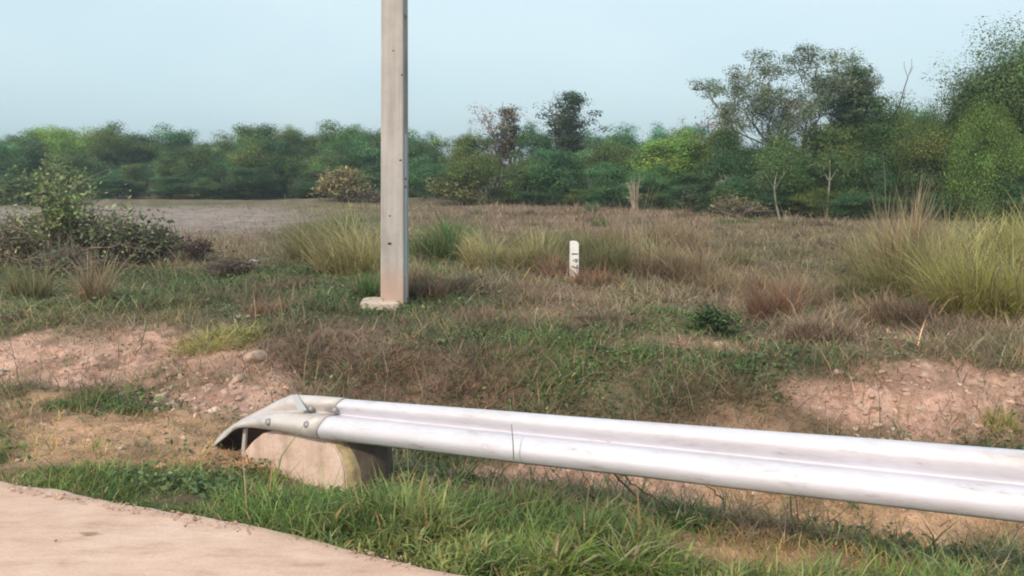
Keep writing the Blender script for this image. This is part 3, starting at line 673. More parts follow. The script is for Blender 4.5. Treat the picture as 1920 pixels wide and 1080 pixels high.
# centre: between pole and the sparse tree
for (u, v, y, kind, t, lab, wd) in [
    (785, 252, 60, 'round', DK, 'small dark tree just right of the pole on the skyline', 3.4),
    (825, 268, 60, 'round', DK, 'low dark tree in the skyline dip right of the pole', 3.2),
    (870, 252, 52, 'round', OLV, 'olive green tree between the skyline dip and the brown spiky tree', 4.2),
    (880, 222, 56, 'bare', BRN, 'half bare twiggy tree poking above the olive tree right of the pole', 3.2),
    (915, 200, 50, 'bare', BRN, 'leaning bare topped tree left of the brown vine tower', 2.6),
    (960, 208, 49, 'vine', (1.6, 1.0, 1.15), 'brownish purple vine covered dead tree in the centre', 3.2),
    (1045, 178, 50, 'vine', (0.9, 0.95, 1.1), 'dark pointed vine covered tree, tallest in the centre', 4.6),
    (1085, 215, 52, 'vine', (0.85, 0.95, 1.1), 'dark vine covered tree leaning right of the tallest centre tree', 3.0),
    (1010, 235, 48, 'round', DK, 'dark bushy tree between the two vine covered towers', 3.4),
    (900, 275, 46, 'round', OLV, 'olive rounded tree in front of the brown vine tower', 3.6),
    (985, 285, 45, 'round', NEU, 'mid green tree below the brown vine tower', 3.6),
    (1060, 280, 45, 'round', TEAL, 'bluish green bushy tree below the tallest centre tree', 4.0),
    (1120, 262, 47, 'round', OLV, 'olive green tree right of the tallest centre tree', 4.4),
    (820, 300, 50, 'round', TEAL, 'low bluish green tree beside the pole on its right', 3.8),
    (860, 320, 46, 'shrub', OLV, 'olive shrub under the trees right of the pole', 3.2),
    (1190, 255, 45, 'round', NEU, 'grey green tree left of the light green pair', 4.6),
    (1250, 262, 43, 'round', BRI, 'light green rounded tree in the right centre', 4.2),
    (1310, 240, 43, 'round', BRI, 'light green taller tree left of the thin leaved tree', 4.2),
    (1350, 218, 42, 'round', OLV, 'olive brown topped tree at the left foot of the thin leaved tree', 3.6),
    (1225, 310, 41, 'round', TEAL, 'low grey green tree in front of the light green rounded one', 3.2),
    (1290, 325, 40, 'round', DK, 'dark low tree in front of the light green pair', 2.8),
    (1160, 305, 43, 'round', TEAL, 'low bluish tree second right of the tallest centre tree', 3.8),
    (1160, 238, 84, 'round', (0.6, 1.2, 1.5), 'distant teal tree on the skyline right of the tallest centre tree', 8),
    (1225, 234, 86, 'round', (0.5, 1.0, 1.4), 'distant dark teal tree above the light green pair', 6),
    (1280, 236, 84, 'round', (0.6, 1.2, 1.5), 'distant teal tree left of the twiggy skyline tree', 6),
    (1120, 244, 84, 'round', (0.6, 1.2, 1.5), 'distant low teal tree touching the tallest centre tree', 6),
    (1285, 214, 46, 'bare', NEU, 'twiggy small tree showing above the light green trees', 2.6),
    (1330, 205, 44, 'bare', BRN, 'brown twiggy tree left of the thin leaved tree', 2.6),
    # right group
    (1480, 82, 37, 'sparse', NEU, 'large thin leaved tree with sky showing through its crown', 6.8),
    (1425, 140, 38, 'sparse', (0.9, 0.95, 0.95), 'thin leaved tree leaning left beside the largest thin leaved one', 4.2),
    (1560, 112, 38.5, 'sparse', (0.95, 0.9, 0.9), 'thin leaved tree filling the gap right of the largest thin leaved one', 4.4),
    (1400, 250, 37, 'round', DK, 'dark green tree under the left side of the thin leaved tree', 3.4),
    (1450, 240, 36, 'round', NEU, 'grey green tree under the middle of the thin leaved tree', 3.4),
    (1530, 235, 36, 'round', OLV, 'olive tree under the right side of the thin leaved tree', 3.4),
    (1560, 190, 38, 'bare', BRN, 'twiggy brown tree between the thin leaved and the dark vine tree', 3.0),
    (1605, 145, 38, 'vine', (1.5, 1.15, 1.1), 'brownish vine covered tree left of the dark pointed one on the right', 3.2),
    (1645, 126, 37, 'vine', (0.9, 1.1, 1.0), 'dark pointed vine covered tree in the right half', 3.4),
    (1690, 215, 38, 'round', DK, 'dark tree right of the dark pointed vine tree', 3.2),
    (1715, 188, 37, 'fine', (0.8, 1.0, 0.85), 'dark green tree filling the skyline just right of the dark pointed vine tree', 3.4),
    (1775, 192, 36, 'fine', (0.85, 1.05, 0.8), 'dark green tree filling the skyline left of the bright right edge trees', 3.4),
    (1740, 200, 40, 'round', (0.7, 1.0, 0.8), 'deep green tree in the skyline dip of the right half', 3.6),
    (1790, 205, 40, 'round', DK, 'dark green tree behind the bright tree at the right edge', 3.2),
    (1835, 160, 33, 'fine', OLV, 'olive green tree at the left flank of the tall right edge tree', 2.7),
    (1945, 36, 31, 'fine', (1.5, 1.25, 1.0), 'tall bright yellow green tree cut by the right edge', 3.8),
    (1895, 85, 31.5, 'fine', (1.3, 1.25, 0.9), 'green tree shouldering the tall right edge tree on its left', 2.6),
    (1860, 135, 32, 'fine', (1.3, 1.2, 0.9), 'green tree stepping down left of the tall right edge tree', 3.0),
    (1815, 215, 32, 'fine', (1.5, 1.2, 1.0), 'olive tree low at the left flank of the bright right edge trees', 2.8),
    (1760, 230, 36, 'round', DK, 'dark tree closing the wood between the vine tree and the bright trees', 3.2),
    (1590, 235, 36, 'round', NEU, 'mid green tree below the brownish vine covered tree on the right', 3.2),
    (1670, 245, 36, 'round', (0.9, 1.1, 1.0), 'mid green tree below the dark pointed vine tree on the right', 3.2),
    (1880, 185, 30, 'fine', (1.3, 1.3, 0.9), 'bright green lower tree in front of the tall right edge tree', 3.0),
    (1990, 60, 31, 'fine', NEU, 'green tree beyond the right edge behind the yellow grass', 4),
    (1370, 320, 35, 'round', DK, 'dark low tree at the field edge left of the pale trunks', 2.6),
    (1500, 295, 35, 'round', (1.1, 1.25, 1.0), 'fresh green low tree just above the pale trunks', 2.6),
    (1580, 290, 34, 'round', NEU, 'green low tree right of the pale trunks', 2.8),
    (1650, 290, 34, 'round', DK, 'dark low tree behind the dry stalks of the tall grass', 2.6),
    (1720, 290, 33, 'round', DK, 'dark low tree right of the dry stalks', 3.0),
    (1800, 300, 32, 'round', DK, 'dark low tree behind the yellow grass, right half', 3.0),
    (1880, 310, 30, 'round', DK, 'dark low tree at the right edge behind the yellow grass', 3.0),
]:
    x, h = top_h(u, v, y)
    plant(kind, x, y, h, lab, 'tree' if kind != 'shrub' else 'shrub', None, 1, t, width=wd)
for k in range(24):
    u = 790 + k * 49 + rng.uniform(-10, 10); y = float(np.interp(u, [780, 1100, 1400, 1950], [50, 43, 35, 29])) + rng.uniform(-1, 1)
    v = rng.uniform(345, 362) if u < 1350 else rng.uniform(340, 375); x, h = top_h(u, v, y)
    plant('round', x, y, max(h, 0.5), 'dark shrub along the field edge right of the pole', 'shrub', 'shrubs at the field edge right of the pole', 2.3, DK if k % 3 else OLV, name='shrub')

# pale slender trunks at the wood's edge on the right
def slender(u, vb, vt, y, bend, label):
    b = at_y(u, vb, y); tz = at_y(u, vt, y).z; hgt0 = float(hgt(b.x, y)); e = empty('pale_trunked_tree', (b.x, y, hgt0)); tag(e, label, 'tree')
    T = Acc(); C = Acc(); hh = tz - hgt0
    n = 9; t = np.linspace(0, 1, n); pts = np.stack([bend * np.sin(t * 2.4) * 0.5, 0.05 * t, t * hh], 1)
    tube(T, pts, np.linspace(0.055, 0.025, n), (1, 1, 1), 8)
    for s in (-1, 1): tube(T, pts[5] + np.outer(np.linspace(0, 1, 5), [0.5 * s, 0.1, 0.8]), np.linspace(0.025, 0.01, 5), (1, 1, 1), 6)
    for k in range(26):
        c = np.array([bend * 0.3, 0, hh]) + rng.normal(0, 1, 3) * [0.55, 0.4, 0.45]
        leaves(C, c + rng.normal(0, 0.2, (45, 3)), np.full(45, 0.1), vary((0.10, 0.165, 0.055), 45))
    link('trunk', T.mesh('trunk', M_BARKP, True), e); link('crown', C.mesh('crown', M_LEAF), e)
slender(1462, 402, 322, 33, -0.5, 'pale crooked slender trunk at the wood edge, left of two')
slender(1550, 402, 300, 33, 0.1, 'pale straight slender trunk at the wood edge, right of two')

# ------------------------------------------------------------------ shrubs in the field
def bush(u, v, wpx, hpx, label, nleaf, ls, colr, twig, ntw, name='shrub', flat=1.0, dome=False, cat='shrub', dead=0.0):
    c = P(u, v); zc = c.y * CP + (H - c.z) * SP; rad = wpx / 2 / F * zc; hh = hpx / F * zc
    e = empty(name, c); tag(e, label, cat); T = Acc(); C = Acc()
    tips = []
    for k in range(ntw):
        a = rng.uniform(0, 6.28); q = rng.uniform(0.1, 1.0); h = hh * rng.uniform(0.45, 1.0) * math.sqrt(max(0.08, 1 - 0.8 * q * q))
        end = np.array([math.cos(a) * q * rad, math.sin(a) * q * rad * 0.8, h])
        st = np.array([rng.normal(0, .12) * rad, rng.normal(0, .12) * rad, 0]); t = np.linspace(0, 1, 6)[:, None]
        pts = st + (end - st) * t + np.array([0, 0, 1.0]) * (np.sin(t * math.pi) * 0.12 * hh) + rng.normal(0, 0.03 * rad, (6, 3)) * t
        tube(T, pts, np.linspace(0.011 + 0.006 * hh, 0.004, 6) * (1 + zc * 0.02), twig * np.exp(rng.normal(0, .2)), 4); tips += [pts[-1], pts[4], pts[3]]
        for j in range(3):
            p = pts[rng.integers(2, 6)]; d = rng.normal(0, 1, 3) * [1, 1, .6] * 0.22 * rad
            tube(T, p + d * np.linspace(0, 1, 4)[:, None], np.linspace(0.006, 0.003, 4) * (1 + zc * 0.03), twig, 3); tips.append(p + d)
    tips = np.array(tips); k = rng.integers(0, len(tips), nleaf)
    cl = np.exp(rng.normal(0, 0.3, len(tips)))[k][:, None]
    pos = tips[k] + rng.normal(0, 0.09 * rad + 0.02, (nleaf, 3)); pos[:, 2] = np.maximum(pos[:, 2], 0.02)
    leaves(C, pos, np.full(nleaf, ls), np.clip(vary(colr, nleaf) * cl, 0, .8))
    link('twigs', T.mesh('twigs', M_TWIG, True), e); link('foliage', C.mesh('foliage', M_LEAF), e)
    return e
TW = np.array([0.16, 0.12, 0.10])
bush(645, 380, 96, 62, 'round straw coloured bush alone before the far tree line', 5200, 0.15, (0.30, 0.25, 0.12), TW, 60)
bush(700, 382, 60, 26, 'low grey twiggy bush at the foot of the round straw bush', 500, 0.12, (0.16, 0.13, 0.10), TW, 40)
bush(140, 500, 300, 160, 'tall loose green shrub standing up at the left against the tree line', 2400, 0.085, (0.26, 0.28, 0.14), TW * 1.7, 55)
bush(110, 505, 150, 195, 'leafy green sprigs rising out of the left shrubs against the tree line', 700, 0.10, (0.22, 0.27, 0.11), TW * 1.4, 12)
bush(40, 500, 200, 95, 'brown and green scrub at the left edge of the photo', 1500, 0.08, (0.24, 0.23, 0.13), TW * 1.7, 60)
bush(240, 495, 170, 95, 'dark twiggy scrub with loose leaves left of the ploughed field', 1100, 0.08, (0.18, 0.22, 0.11), TW * 1.4, 80)
bush(300, 490, 130, 70, 'open dark scrub with hanging leaves beside the ploughed field', 420, 0.09, (0.10, 0.14, 0.06), TW * 1.1, 80)
bush(370, 490, 85, 50, 'small dark brown thorny bush right of the left scrub', 500, 0.06, (0.12, 0.085, 0.065), TW * 0.7, 70)
bush(120, 515, 170, 50, 'low dark green scrub in front of the left shrubs', 900, 0.06, (0.11, 0.14, 0.07), TW * 1.4, 80)
bush(440, 515, 130, 30, 'flat grey brown brushwood right of the left shrubs', 500, 0.05, (0.15, 0.12, 0.09), TW, 70)
bush(30, 380, 200, 40, 'green bushes along the far side of the ploughed field at the left edge', 3000, 0.2, (0.10, 0.15, 0.05), TW, 40)
bush(120, 378, 120, 65, 'light green bush on the far field edge near the left side', 2200, 0.2, (0.17, 0.22, 0.07), TW, 40)
bush(960, 378, 120, 30, 'dark bush on the field edge below the brown vine tower', 1300, 0.15, (0.07, 0.09, 0.045), TW, 40)
bush(1010, 372, 70, 26, 'small dark bush on the field edge below the tallest centre tree', 700, 0.15, (0.06, 0.08, 0.045), TW, 30)
bush(1290, 405, 60, 50, 'dark leafy bush at the field edge right of centre', 900, 0.11, (0.07, 0.10, 0.05), TW, 30)
bush(1380, 408, 130, 42, 'olive brush before the wood left of the pale trunks', 1200, 0.10, (0.19, 0.19, 0.09), TW * 1.5, 60)
bush(1190, 395, 50, 70, 'pale dry twiggy sapling standing right of centre', 60, 0.06, (0.35, 0.3, 0.2), np.array([0.36, 0.29, 0.22]), 26)
bush(1330, 625, 100, 48, 'small dark leafy plant on the green rise right of centre', 900, 0.05, (0.06, 0.11, 0.04), TW, 30, name='leafy_plant', cat='plant')

for k in range(44):      # low dead tufts strewn over the middle of the field
    u = 800 + 1000 * rng.random(); v = 395 + 130 * rng.random() ** 1.3
    if 1040 < u < 1110 and v > 470: continue
    clump(u, v, rng.uniform(30, 110) * (v / 500), rng.uniform(14, 34) * (v / 480), 320, [DKB, OL, TAN, GR, DKB][k % 5], f'low {("dark brown", "olive", "faded tan", "green", "dark brown")[k % 5]} tuft strewn in the middle of the brown field', 'grass clump', 'grass_clump', 0.6, 0.9, lj=0.4, group='low tufts strewn over the middle of the field')

# dry plumed stalks above the tall yellow grass
PK = [(0.36, 0.25, 0.16), (0.46, 0.34, 0.23), (0.54, 0.42, 0.29)]
clump(1688, 545, 95, 150, 1300, PK, 'dense pinkish dry stalks standing in the top of the yellow grass', 'dry stalks', 'dry_stalks', 0.10, 0.7, bw=1.1, lj=0.16)
clump(1705, 545, 34, 215, 380, PK, 'tallest pinkish dry plume rising above the yellow grass on the right', 'dry stalks', 'dry_stalks', 0.03, 0.45, bw=1.5, lj=0.04, wind=0.2, windk=0.7)
clump(1678, 545, 28, 190, 260, PK, 'second dry plume left of the tallest one above the yellow grass', 'dry stalks', 'dry_stalks', 0.04, 0.4, bw=1.1, lj=0.07)
clump(1655, 540, 40, 190, 120, [(0.40, 0.30, 0.2), (0.5, 0.38, 0.25)], 'thin dry stalks left of the tall pinkish ones', 'dry stalks', 'dry_stalks', 0.05, 0.2, bw=1.1, lj=0.06)
clump(1190, 520, 40, 180, 60, [(0.40, 0.31, 0.22), (0.5, 0.40, 0.28)], 'slender dry stalks sticking up right of the white marker', 'dry stalks', 'dry_stalks', 0.07, 0.2, bw=1.0, lj=0.06)

# ------------------------------------------------------------------ generic solid helpers
def poly_prism(name, outline_front, outline_back, mat, parent=None, bev=0.0, smooth=False):
    n = len(outline_front)
    me = bpy.data.meshes.new(name)
    vs_ = [tuple(p) for p in outline_front] + [tuple(p) for p in outline_back]
    fs = [tuple(range(n)), tuple(range(2 * n - 1, n - 1, -1))] + [(i, i + n, (i + 1) % n + n, (i + 1) % n) for i in range(n)]
    me.from_pydata(vs_, [], fs); me.update()
    import bmesh
    bm = bmesh.new(); bm.from_mesh(me); bmesh.ops.recalc_face_normals(bm, faces=bm.faces)
    if bev: bmesh.ops.bevel(bm, geom=list(bm.edges), offset=bev, segments=2, affect='EDGES', clamp_overlap=True)
    bm.to_mesh(me); bm.free()
    me.materials.append(mat); me.polygons.foreach_set('use_smooth', np.full(len(me.polygons), smooth))
    o = link(name, me, parent); return o
def box(name, c, s, mat, parent=None, bev=0.0):
    x, y, z = s[0] / 2, s[1] / 2, s[2] / 2
    f = [Vector(c) + Vector(p) for p in ((-x, -y, -z), (x, -y, -z), (x, -y, z), (-x, -y, z))]
    b = [p + Vector((0, 2 * y, 0)) for p in f]
    return poly_prism(name, f, b, mat, parent, bev)

# ------------------------------------------------------------------ utility pole
def concrete(name, c0, c1, c2, scale=3, stain=None):
    m, n, b = newmat(name)
    a = noise(n, scale, 6, 0.65); r = ramp(n, a.outputs['Fac'], [(0.3, c0), (0.5, c1), (0.7, c2)])
    f = noise(n, 70, 5, 0.7); rf = ramp(n, f.outputs['Fac'], [(0.3, (0.84, 0.84, 0.84)), (0.6, (1.05, 1.05, 1.05))])
    c = mixc(n, r.outputs[0], rf.outputs[0], 1.0, 'MULTIPLY')
    if stain:
        vs2 = noise(n, 9, 5, 0.6, 'Object', (1, 1, 0.06)); rv2 = ramp(n, vs2.outputs['Fac'], [(0.35, (0.80, 0.79, 0.78)), (0.55, (1.03, 1.03, 1.03))]); c = mixc(n, c, rv2.outputs[0], 1.0, 'MULTIPLY')
    if stain:       # reddish soil splashed up from the ground to a height
        t = n.nodes.new('ShaderNodeTexCoord'); s = n.nodes.new('ShaderNodeSeparateXYZ'); n.links.new(t.outputs['Object'], s.inputs[0])
        ad = n.nodes.new('ShaderNodeMath'); ad.operation = 'MULTIPLY_ADD'; n.links.new(a.outputs['Fac'], ad.inputs[0]); ad.inputs[1].default_value = 0.5; n.links.new(s.outputs[2], ad.inputs[2])
        mr = n.nodes.new('ShaderNodeMapRange'); n.links.new(ad.outputs[0], mr.inputs[0]); mr.inputs[1].default_value = stain[0]; mr.inputs[2].default_value = stain[1]; mr.inputs[3].default_value = stain[3]; mr.inputs[4].default_value = 0
        c = mixc(n, c, stain[2], mr.outputs[0])
    n.links.new(c, b.inputs['Base Color']); b.inputs['Roughness'].default_value = 0.9; bump(n, b, f.outputs['Fac'], 0.3, 0.004)
    return m
M_POLE = concrete('pole_concrete', (0.38, 0.345, 0.315), (0.47, 0.43, 0.40), (0.53, 0.49, 0.455), 1.6, (0.55, 0.95, (0.50, 0.31, 0.23), 0.65))
M_PAD = concrete('pad_concrete', (0.45, 0.36, 0.29), (0.58, 0.47, 0.38), (0.66, 0.54, 0.44))
M_HOLE, _n, _b = newmat('dark_hole'); _b.inputs['Base Color'].default_value = (0.03, 0.03, 0.03, 1)
def utility_pole():
    base = P(735, 578); y = base.y; zc = y * CP + (H - base.z) * SP; k = zc / F
    e = empty('utility_pole', (base.x, y, base.z)); e.rotation_euler = (0, R(1.25), 0); tag(e, 'tall square concrete utility pole with a recessed side, standing in the field', 'utility pole')
    rot = R(-4.0)
    # H section: width a (faces the road), depth b, side recess of depth rc between z0 and z1
    top = 9.0; w0, w1, b0, b1 = 44 * k, 44 * k * 0.80, 0.36, 0.28
    z0 = at_y(735, 520, y).z - base.z; z1 = at_y(735, 24, y).z - base.z
    zs = [-0.3, 0, z0, z0 + 0.03] + list(np.linspace(z0 + 0.1, z1 - 0.1, 24)) + [z1 - 0.03, z1, 6.5, top]
    V = []; 
    for z in zs:
        t = max(z, 0) / top; w = (w0 * (1 - t) + w1 * t) / 2; b = b0 * (1 - t) + b1 * t
        rc = 0.055 if z0 < z < z1 else 0.0005
        c = 0.012
        if rc > 0.01: rc *= 1
        fl = b * 0.2
        prof = [(-w + c, 0), (w - c, 0), (w, c), (w, fl), (w - rc, fl + rc * 0.4), (w - rc, b - fl - rc * 0.4), (w, b - fl), (w, b - c), (w - c, b), (-w + c, b), (-w, b - c), (-w, b - fl), (-w + rc, b - fl - rc * 0.4), (-w + rc, fl + rc * 0.4), (-w, fl), (-w, c)]
        lean = 0.0
        for (px, py) in prof: V.append((px + lean, py, z))
    n = 16; Q = []
    for i in range(len(zs) - 1):
        for j in range(n): Q.append((i * n + j, i * n + (j + 1) % n, (i + 1) * n + (j + 1) % n, (i + 1) * n + j))
    me = make_mesh('shaft', np.array(V), [np.array(Q)], 4, M_POLE); o = link('shaft', me, e); o.rotation_euler = (0, 0, rot)
    cap = make_mesh('shaft_top', np.array(V[-16:]), [np.array([list(range(16))])], 16, M_POLE); link('shaft_top', cap, e).rotation_euler = (0, 0, rot)
    # form holes and small marks on the road face
    for (u, v, r) in ((728, 457, 4), (745, 300, 2.5), (727, 405, 2.2), (744, 140, 2.2), (727, 95, 2.0)):
        p = at_y(u, v, y); acc = Acc(); th = np.arange(12) * 2 * np.pi / 12; rr = r * k
        vv = np.array([(math.cos(a) * rr, 0, math.sin(a) * rr * 0.6) for a in th] + [(math.cos(a) * rr, 0.02, math.sin(a) * rr * 0.6) for a in th])
        q = np.array([(i, (i + 1) % 12, (i + 1) % 12 + 12, i + 12) for i in range(12)])
        me = make_mesh('form_hole', vv, [q, np.array([list(range(12))])], 4, M_HOLE); o = link('form_hole', me, e)
        o.location = (p.x - base.x, -0.003 + math.tan(rot) * (p.x - base.x), p.z - base.z)
        o.rotation_euler = (0, 0, rot)
    # pale conduit down the side and its clamps
    px = w0 / 2 - 0.012; acc = Acc(); zt = at_y(765, 250, y).z - base.z
    zz = np.linspace(0.05, zt, 12); tube(acc, np.stack([np.full(12, px) - zz * 0.004, np.full(12, b0 * 0.5), zz], 1), np.full(12, 0.02), (0.62, 0.66, 0.70), 12)
    o = link('conduit', acc.mesh('conduit', M_TWIG, True), e); o.rotation_euler = (0, 0, rot)
    for v in (335, 350):
        z = at_y(765, v, y).z - base.z; acc = Acc()
        tube(acc, [(px - z * 0.004, b0 * .5, z - 0.015), (px - z * 0.004, b0 * .5, z + 0.015)], [0.023, 0.023], (0.25, 0.25, 0.25), 12)
        link('clamp', acc.mesh('clamp', M_TWIG, True), e).rotation_euler = (0, 0, rot)
    # footing slab at its foot
    acc = Acc(); N = 28; th = np.arange(N) * 2 * np.pi / N; V = []
    for (s, z) in ((0.93, -0.12), (1.0, -0.02), (1.0, 0.05), (0.95, 0.072), (0.0, 0.075)):
        for a in th:
            jr = 1 + 0.05 * math.sin(3 * a + 1) + 0.03 * math.sin(7 * a)
            ca, sa = math.cos(a), math.sin(a); q = (abs(ca) ** 4 + abs(sa) ** 4) ** -0.25
            V.append((ca * 0.30 * s * jr * q * 0.95, sa * 0.28 * s * jr * q * 0.9, z))
    Q = [(i * N + j, i * N + (j + 1) % N, (i + 1) * N + (j + 1) % N, (i + 1) * N + j) for i in range(4) for j in range(N)]
    f = link('footing', make_mesh('footing', np.array(V), [np.array(Q)], 4, M_PAD), e); f.location = (-0.155, 0.08, 0.02)
utility_pole()

# ------------------------------------------------------------------ white marker post
M_WHITE = concrete('white_painted_concrete', (0.74, 0.70, 0.64), (0.82, 0.79, 0.74), (0.86, 0.84, 0.80), 6, (0.22, 0.45, (0.55, 0.40, 0.33), 0.75))
M_BLACK, _n, _b = newmat('black_paint'); _b.inputs['Base Color'].default_value = (0.10, 0.10, 0.12, 1); _b.inputs['Roughness'].default_value = 0.7
def marker():
    base = P(1076, 524); zc = base.y * CP + (H - base.z) * SP; k = zc / F; hh = 72 * k; w = 16.5 * k
    e = empty('marker_post', (base.x, base.y, base.z)); tag(e, 'short white concrete marker post with black lettering down its face', 'marker post')
    o_ = [(-w / 2, -0.1), (w / 2 * 0.9, -0.1), (w / 2, hh * 0.2), (w / 2, hh - w * 0.32), (w * 0.42, hh - w * 0.14), (w * 0.25, hh - 0.01), (0, hh), (-w * 0.35, hh - 0.004), (-w / 2, hh - w * 0.08)]
    f = [(x, -w * 0.4, z) for x, z in o_]; b = [(x, w * 0.4, z) for x, z in o_]
    poly_prism('post', f, b, M_WHITE, e, 0.008)
    cu = bpy.data.curves.new('lettering', 'FONT'); cu.body = '1 8 7'; cu.size = w * 0.95; cu.extrude = 0.001; cu.align_x = 'CENTER'; cu.align_y = 'CENTER'; cu.offset = 0.004
    tmp = bpy.data.objects.new('lettering', cu); col.objects.link(tmp)
    me = bpy.data.meshes.new_from_object(tmp.evaluated_get(bpy.context.evaluated_depsgraph_get())); bpy.data.objects.remove(tmp)
    me.materials.clear(); me.materials.append(M_BLACK)
    t = link('lettering', me, e); t.rotation_euler = (R(90), R(90), 0); t.location = (0.0, -w * 0.4 - 0.003, hh * 0.50)
marker()

# ------------------------------------------------------------------ guardrail
A0 = ray(655, 790) * (5.2); A1 = ray(1920, 915) * 3.55
rl = Vector((A0.x - A1.x, A0.y - A1.y, 0)).normalized()          # leftwards along the rail
rb = Vector((-rl.y, rl.x, 0)); rb = rb if rb.y > 0 else -rb       # away from the road
def railpt(u, v, off=0.0):
    d = ray(u, v); q = Vector((A0.x, A0.y, 0)) + rb * off
    t = (q.x * rb.x + q.y * rb.y) / (d.x * rb.x + d.y * rb.y)
    return Vector((d.x * t, d.y * t, H + d.z * t))
m, n, b = newmat('galvanised_steel')
a = noise(n, 2.2, 7, 0.7, 'Object', (0.6, 1, 2.0)); r = ramp(n, a.outputs['Fac'], [(0.30, (0.46, 0.42, 0.42)), (0.40, (0.59, 0.57, 0.61)), (0.7, (0.67, 0.65, 0.71))])
v_ = n.nodes.new('ShaderNodeTexVoronoi'); v_.inputs['Scale'].default_value = 60
rv = ramp(n, v_.outputs['Distance'], [(0.0, (0.95, 0.95, 0.95)), (0.6, (1.02, 1.02, 1.02))])
sc_ = noise(n, 5, 8, 0.75, 'Object', (0.5, 1, 3.0)); rs_ = ramp(n, sc_.outputs['Fac'], [(0.33, (0.70, 0.63, 0.58)), (0.41, (0.94, 0.93, 0.92)), (0.5, (1, 1, 1))])
n.links.new(mixc(n, mixc(n, r.outputs[0], rv.outputs[0], 1.0, 'MULTIPLY'), rs_.outputs[0], 1.0, 'MULTIPLY'), b.inputs['Base Color'])
b.inputs['Metallic'].default_value = 0.12; b.inputs['Roughness'].default_value = 0.5; b.inputs['Specular IOR Level'].default_value = 0.3; M_STEEL = m
m, n, b = newmat('dull_steel'); a = noise(n, 5, 6, 0.7); r = ramp(n, a.outputs['Fac'], [(0.3, (0.40, 0.35, 0.32)), (0.45, (0.55, 0.50, 0.475)), (0.7, (0.64, 0.59, 0.57))])
n.links.new(r.outputs[0], b.inputs['Base Color']); b.inputs['Metallic'].default_value = 0.15; b.inputs['Roughness'].default_value = 0.55; M_DULL = m
m, n, b = newmat('bolt_steel'); b.inputs['Base Color'].default_value = (0.30, 0.29, 0.30, 1); b.inputs['Metallic'].default_value = 0.3; b.inputs['Roughness'].default_value = 0.5; M_BOLT = m
m, n, b = newmat('tab_steel'); b.inputs['Base Color'].default_value = (0.42, 0.42, 0.42, 1); b.inputs['Roughness'].default_value = 0.6; M_TAB = m
m, n, b = newmat('shade_darkened_inner_steel'); a = noise(n, 9, 6, 0.7); r = ramp(n, a.outputs['Fac'], [(0.35, (0.05, 0.035, 0.03)), (0.65, (0.12, 0.085, 0.07))])
n.links.new(r.outputs[0], b.inputs['Base Color']); b.inputs['Roughness'].default_value = 0.85; M_INNER = m  # near-black colour stands in for the shade in the hollow nose

# (height fraction 0 top..1 bottom, bulge toward the road)
PH = [(0.0, 0.0), (0.02, 0.022), (0.07, 0.050), (0.15, 0.072), (0.26, 0.082), (0.42, 0.083), (0.58, 0.080), (0.70, 0.072), (0.79, 0.056), (0.86, 0.036), (0.92, 0.016), (0.97, 0.005)]
TILT = 0.19                                   # the beam leans back: its upper edge stands this far behind its lower edge
OUT = (-rb * 0.76 + Vector((0, 0, 0.62))).normalized()
def sweep(name, stations, mat, parent, thick=0.004):
    """stations: (top point, valley point, bottom point, bulge scale)"""
    V = []; n = len(PH) * 2 + 1
    for (t, m_, bo, s, s2, out) in stations:
        for (f, o) in PH: V.append(t.lerp(m_, f) + out * (o * s))
        V.append(m_ + out * 0.002)
        for (f, o) in reversed(PH): V.append(bo.lerp(m_, f) + out * (o * s2))
    m = len(stations); Q = [(i * n + j, i * n + j + 1, (i + 1) * n + j + 1, (i + 1) * n + j) for i in range(m - 1) for j in range(n - 1)]
    me = make_mesh(name, np.array([tuple(v) for v in V]), [np.array(Q)], 4, mat, None, True)
    o = link(name, me, parent); md = o.modifiers.new('thickness', 'SOLIDIFY'); md.thickness = thick; md.offset = 0
    return o
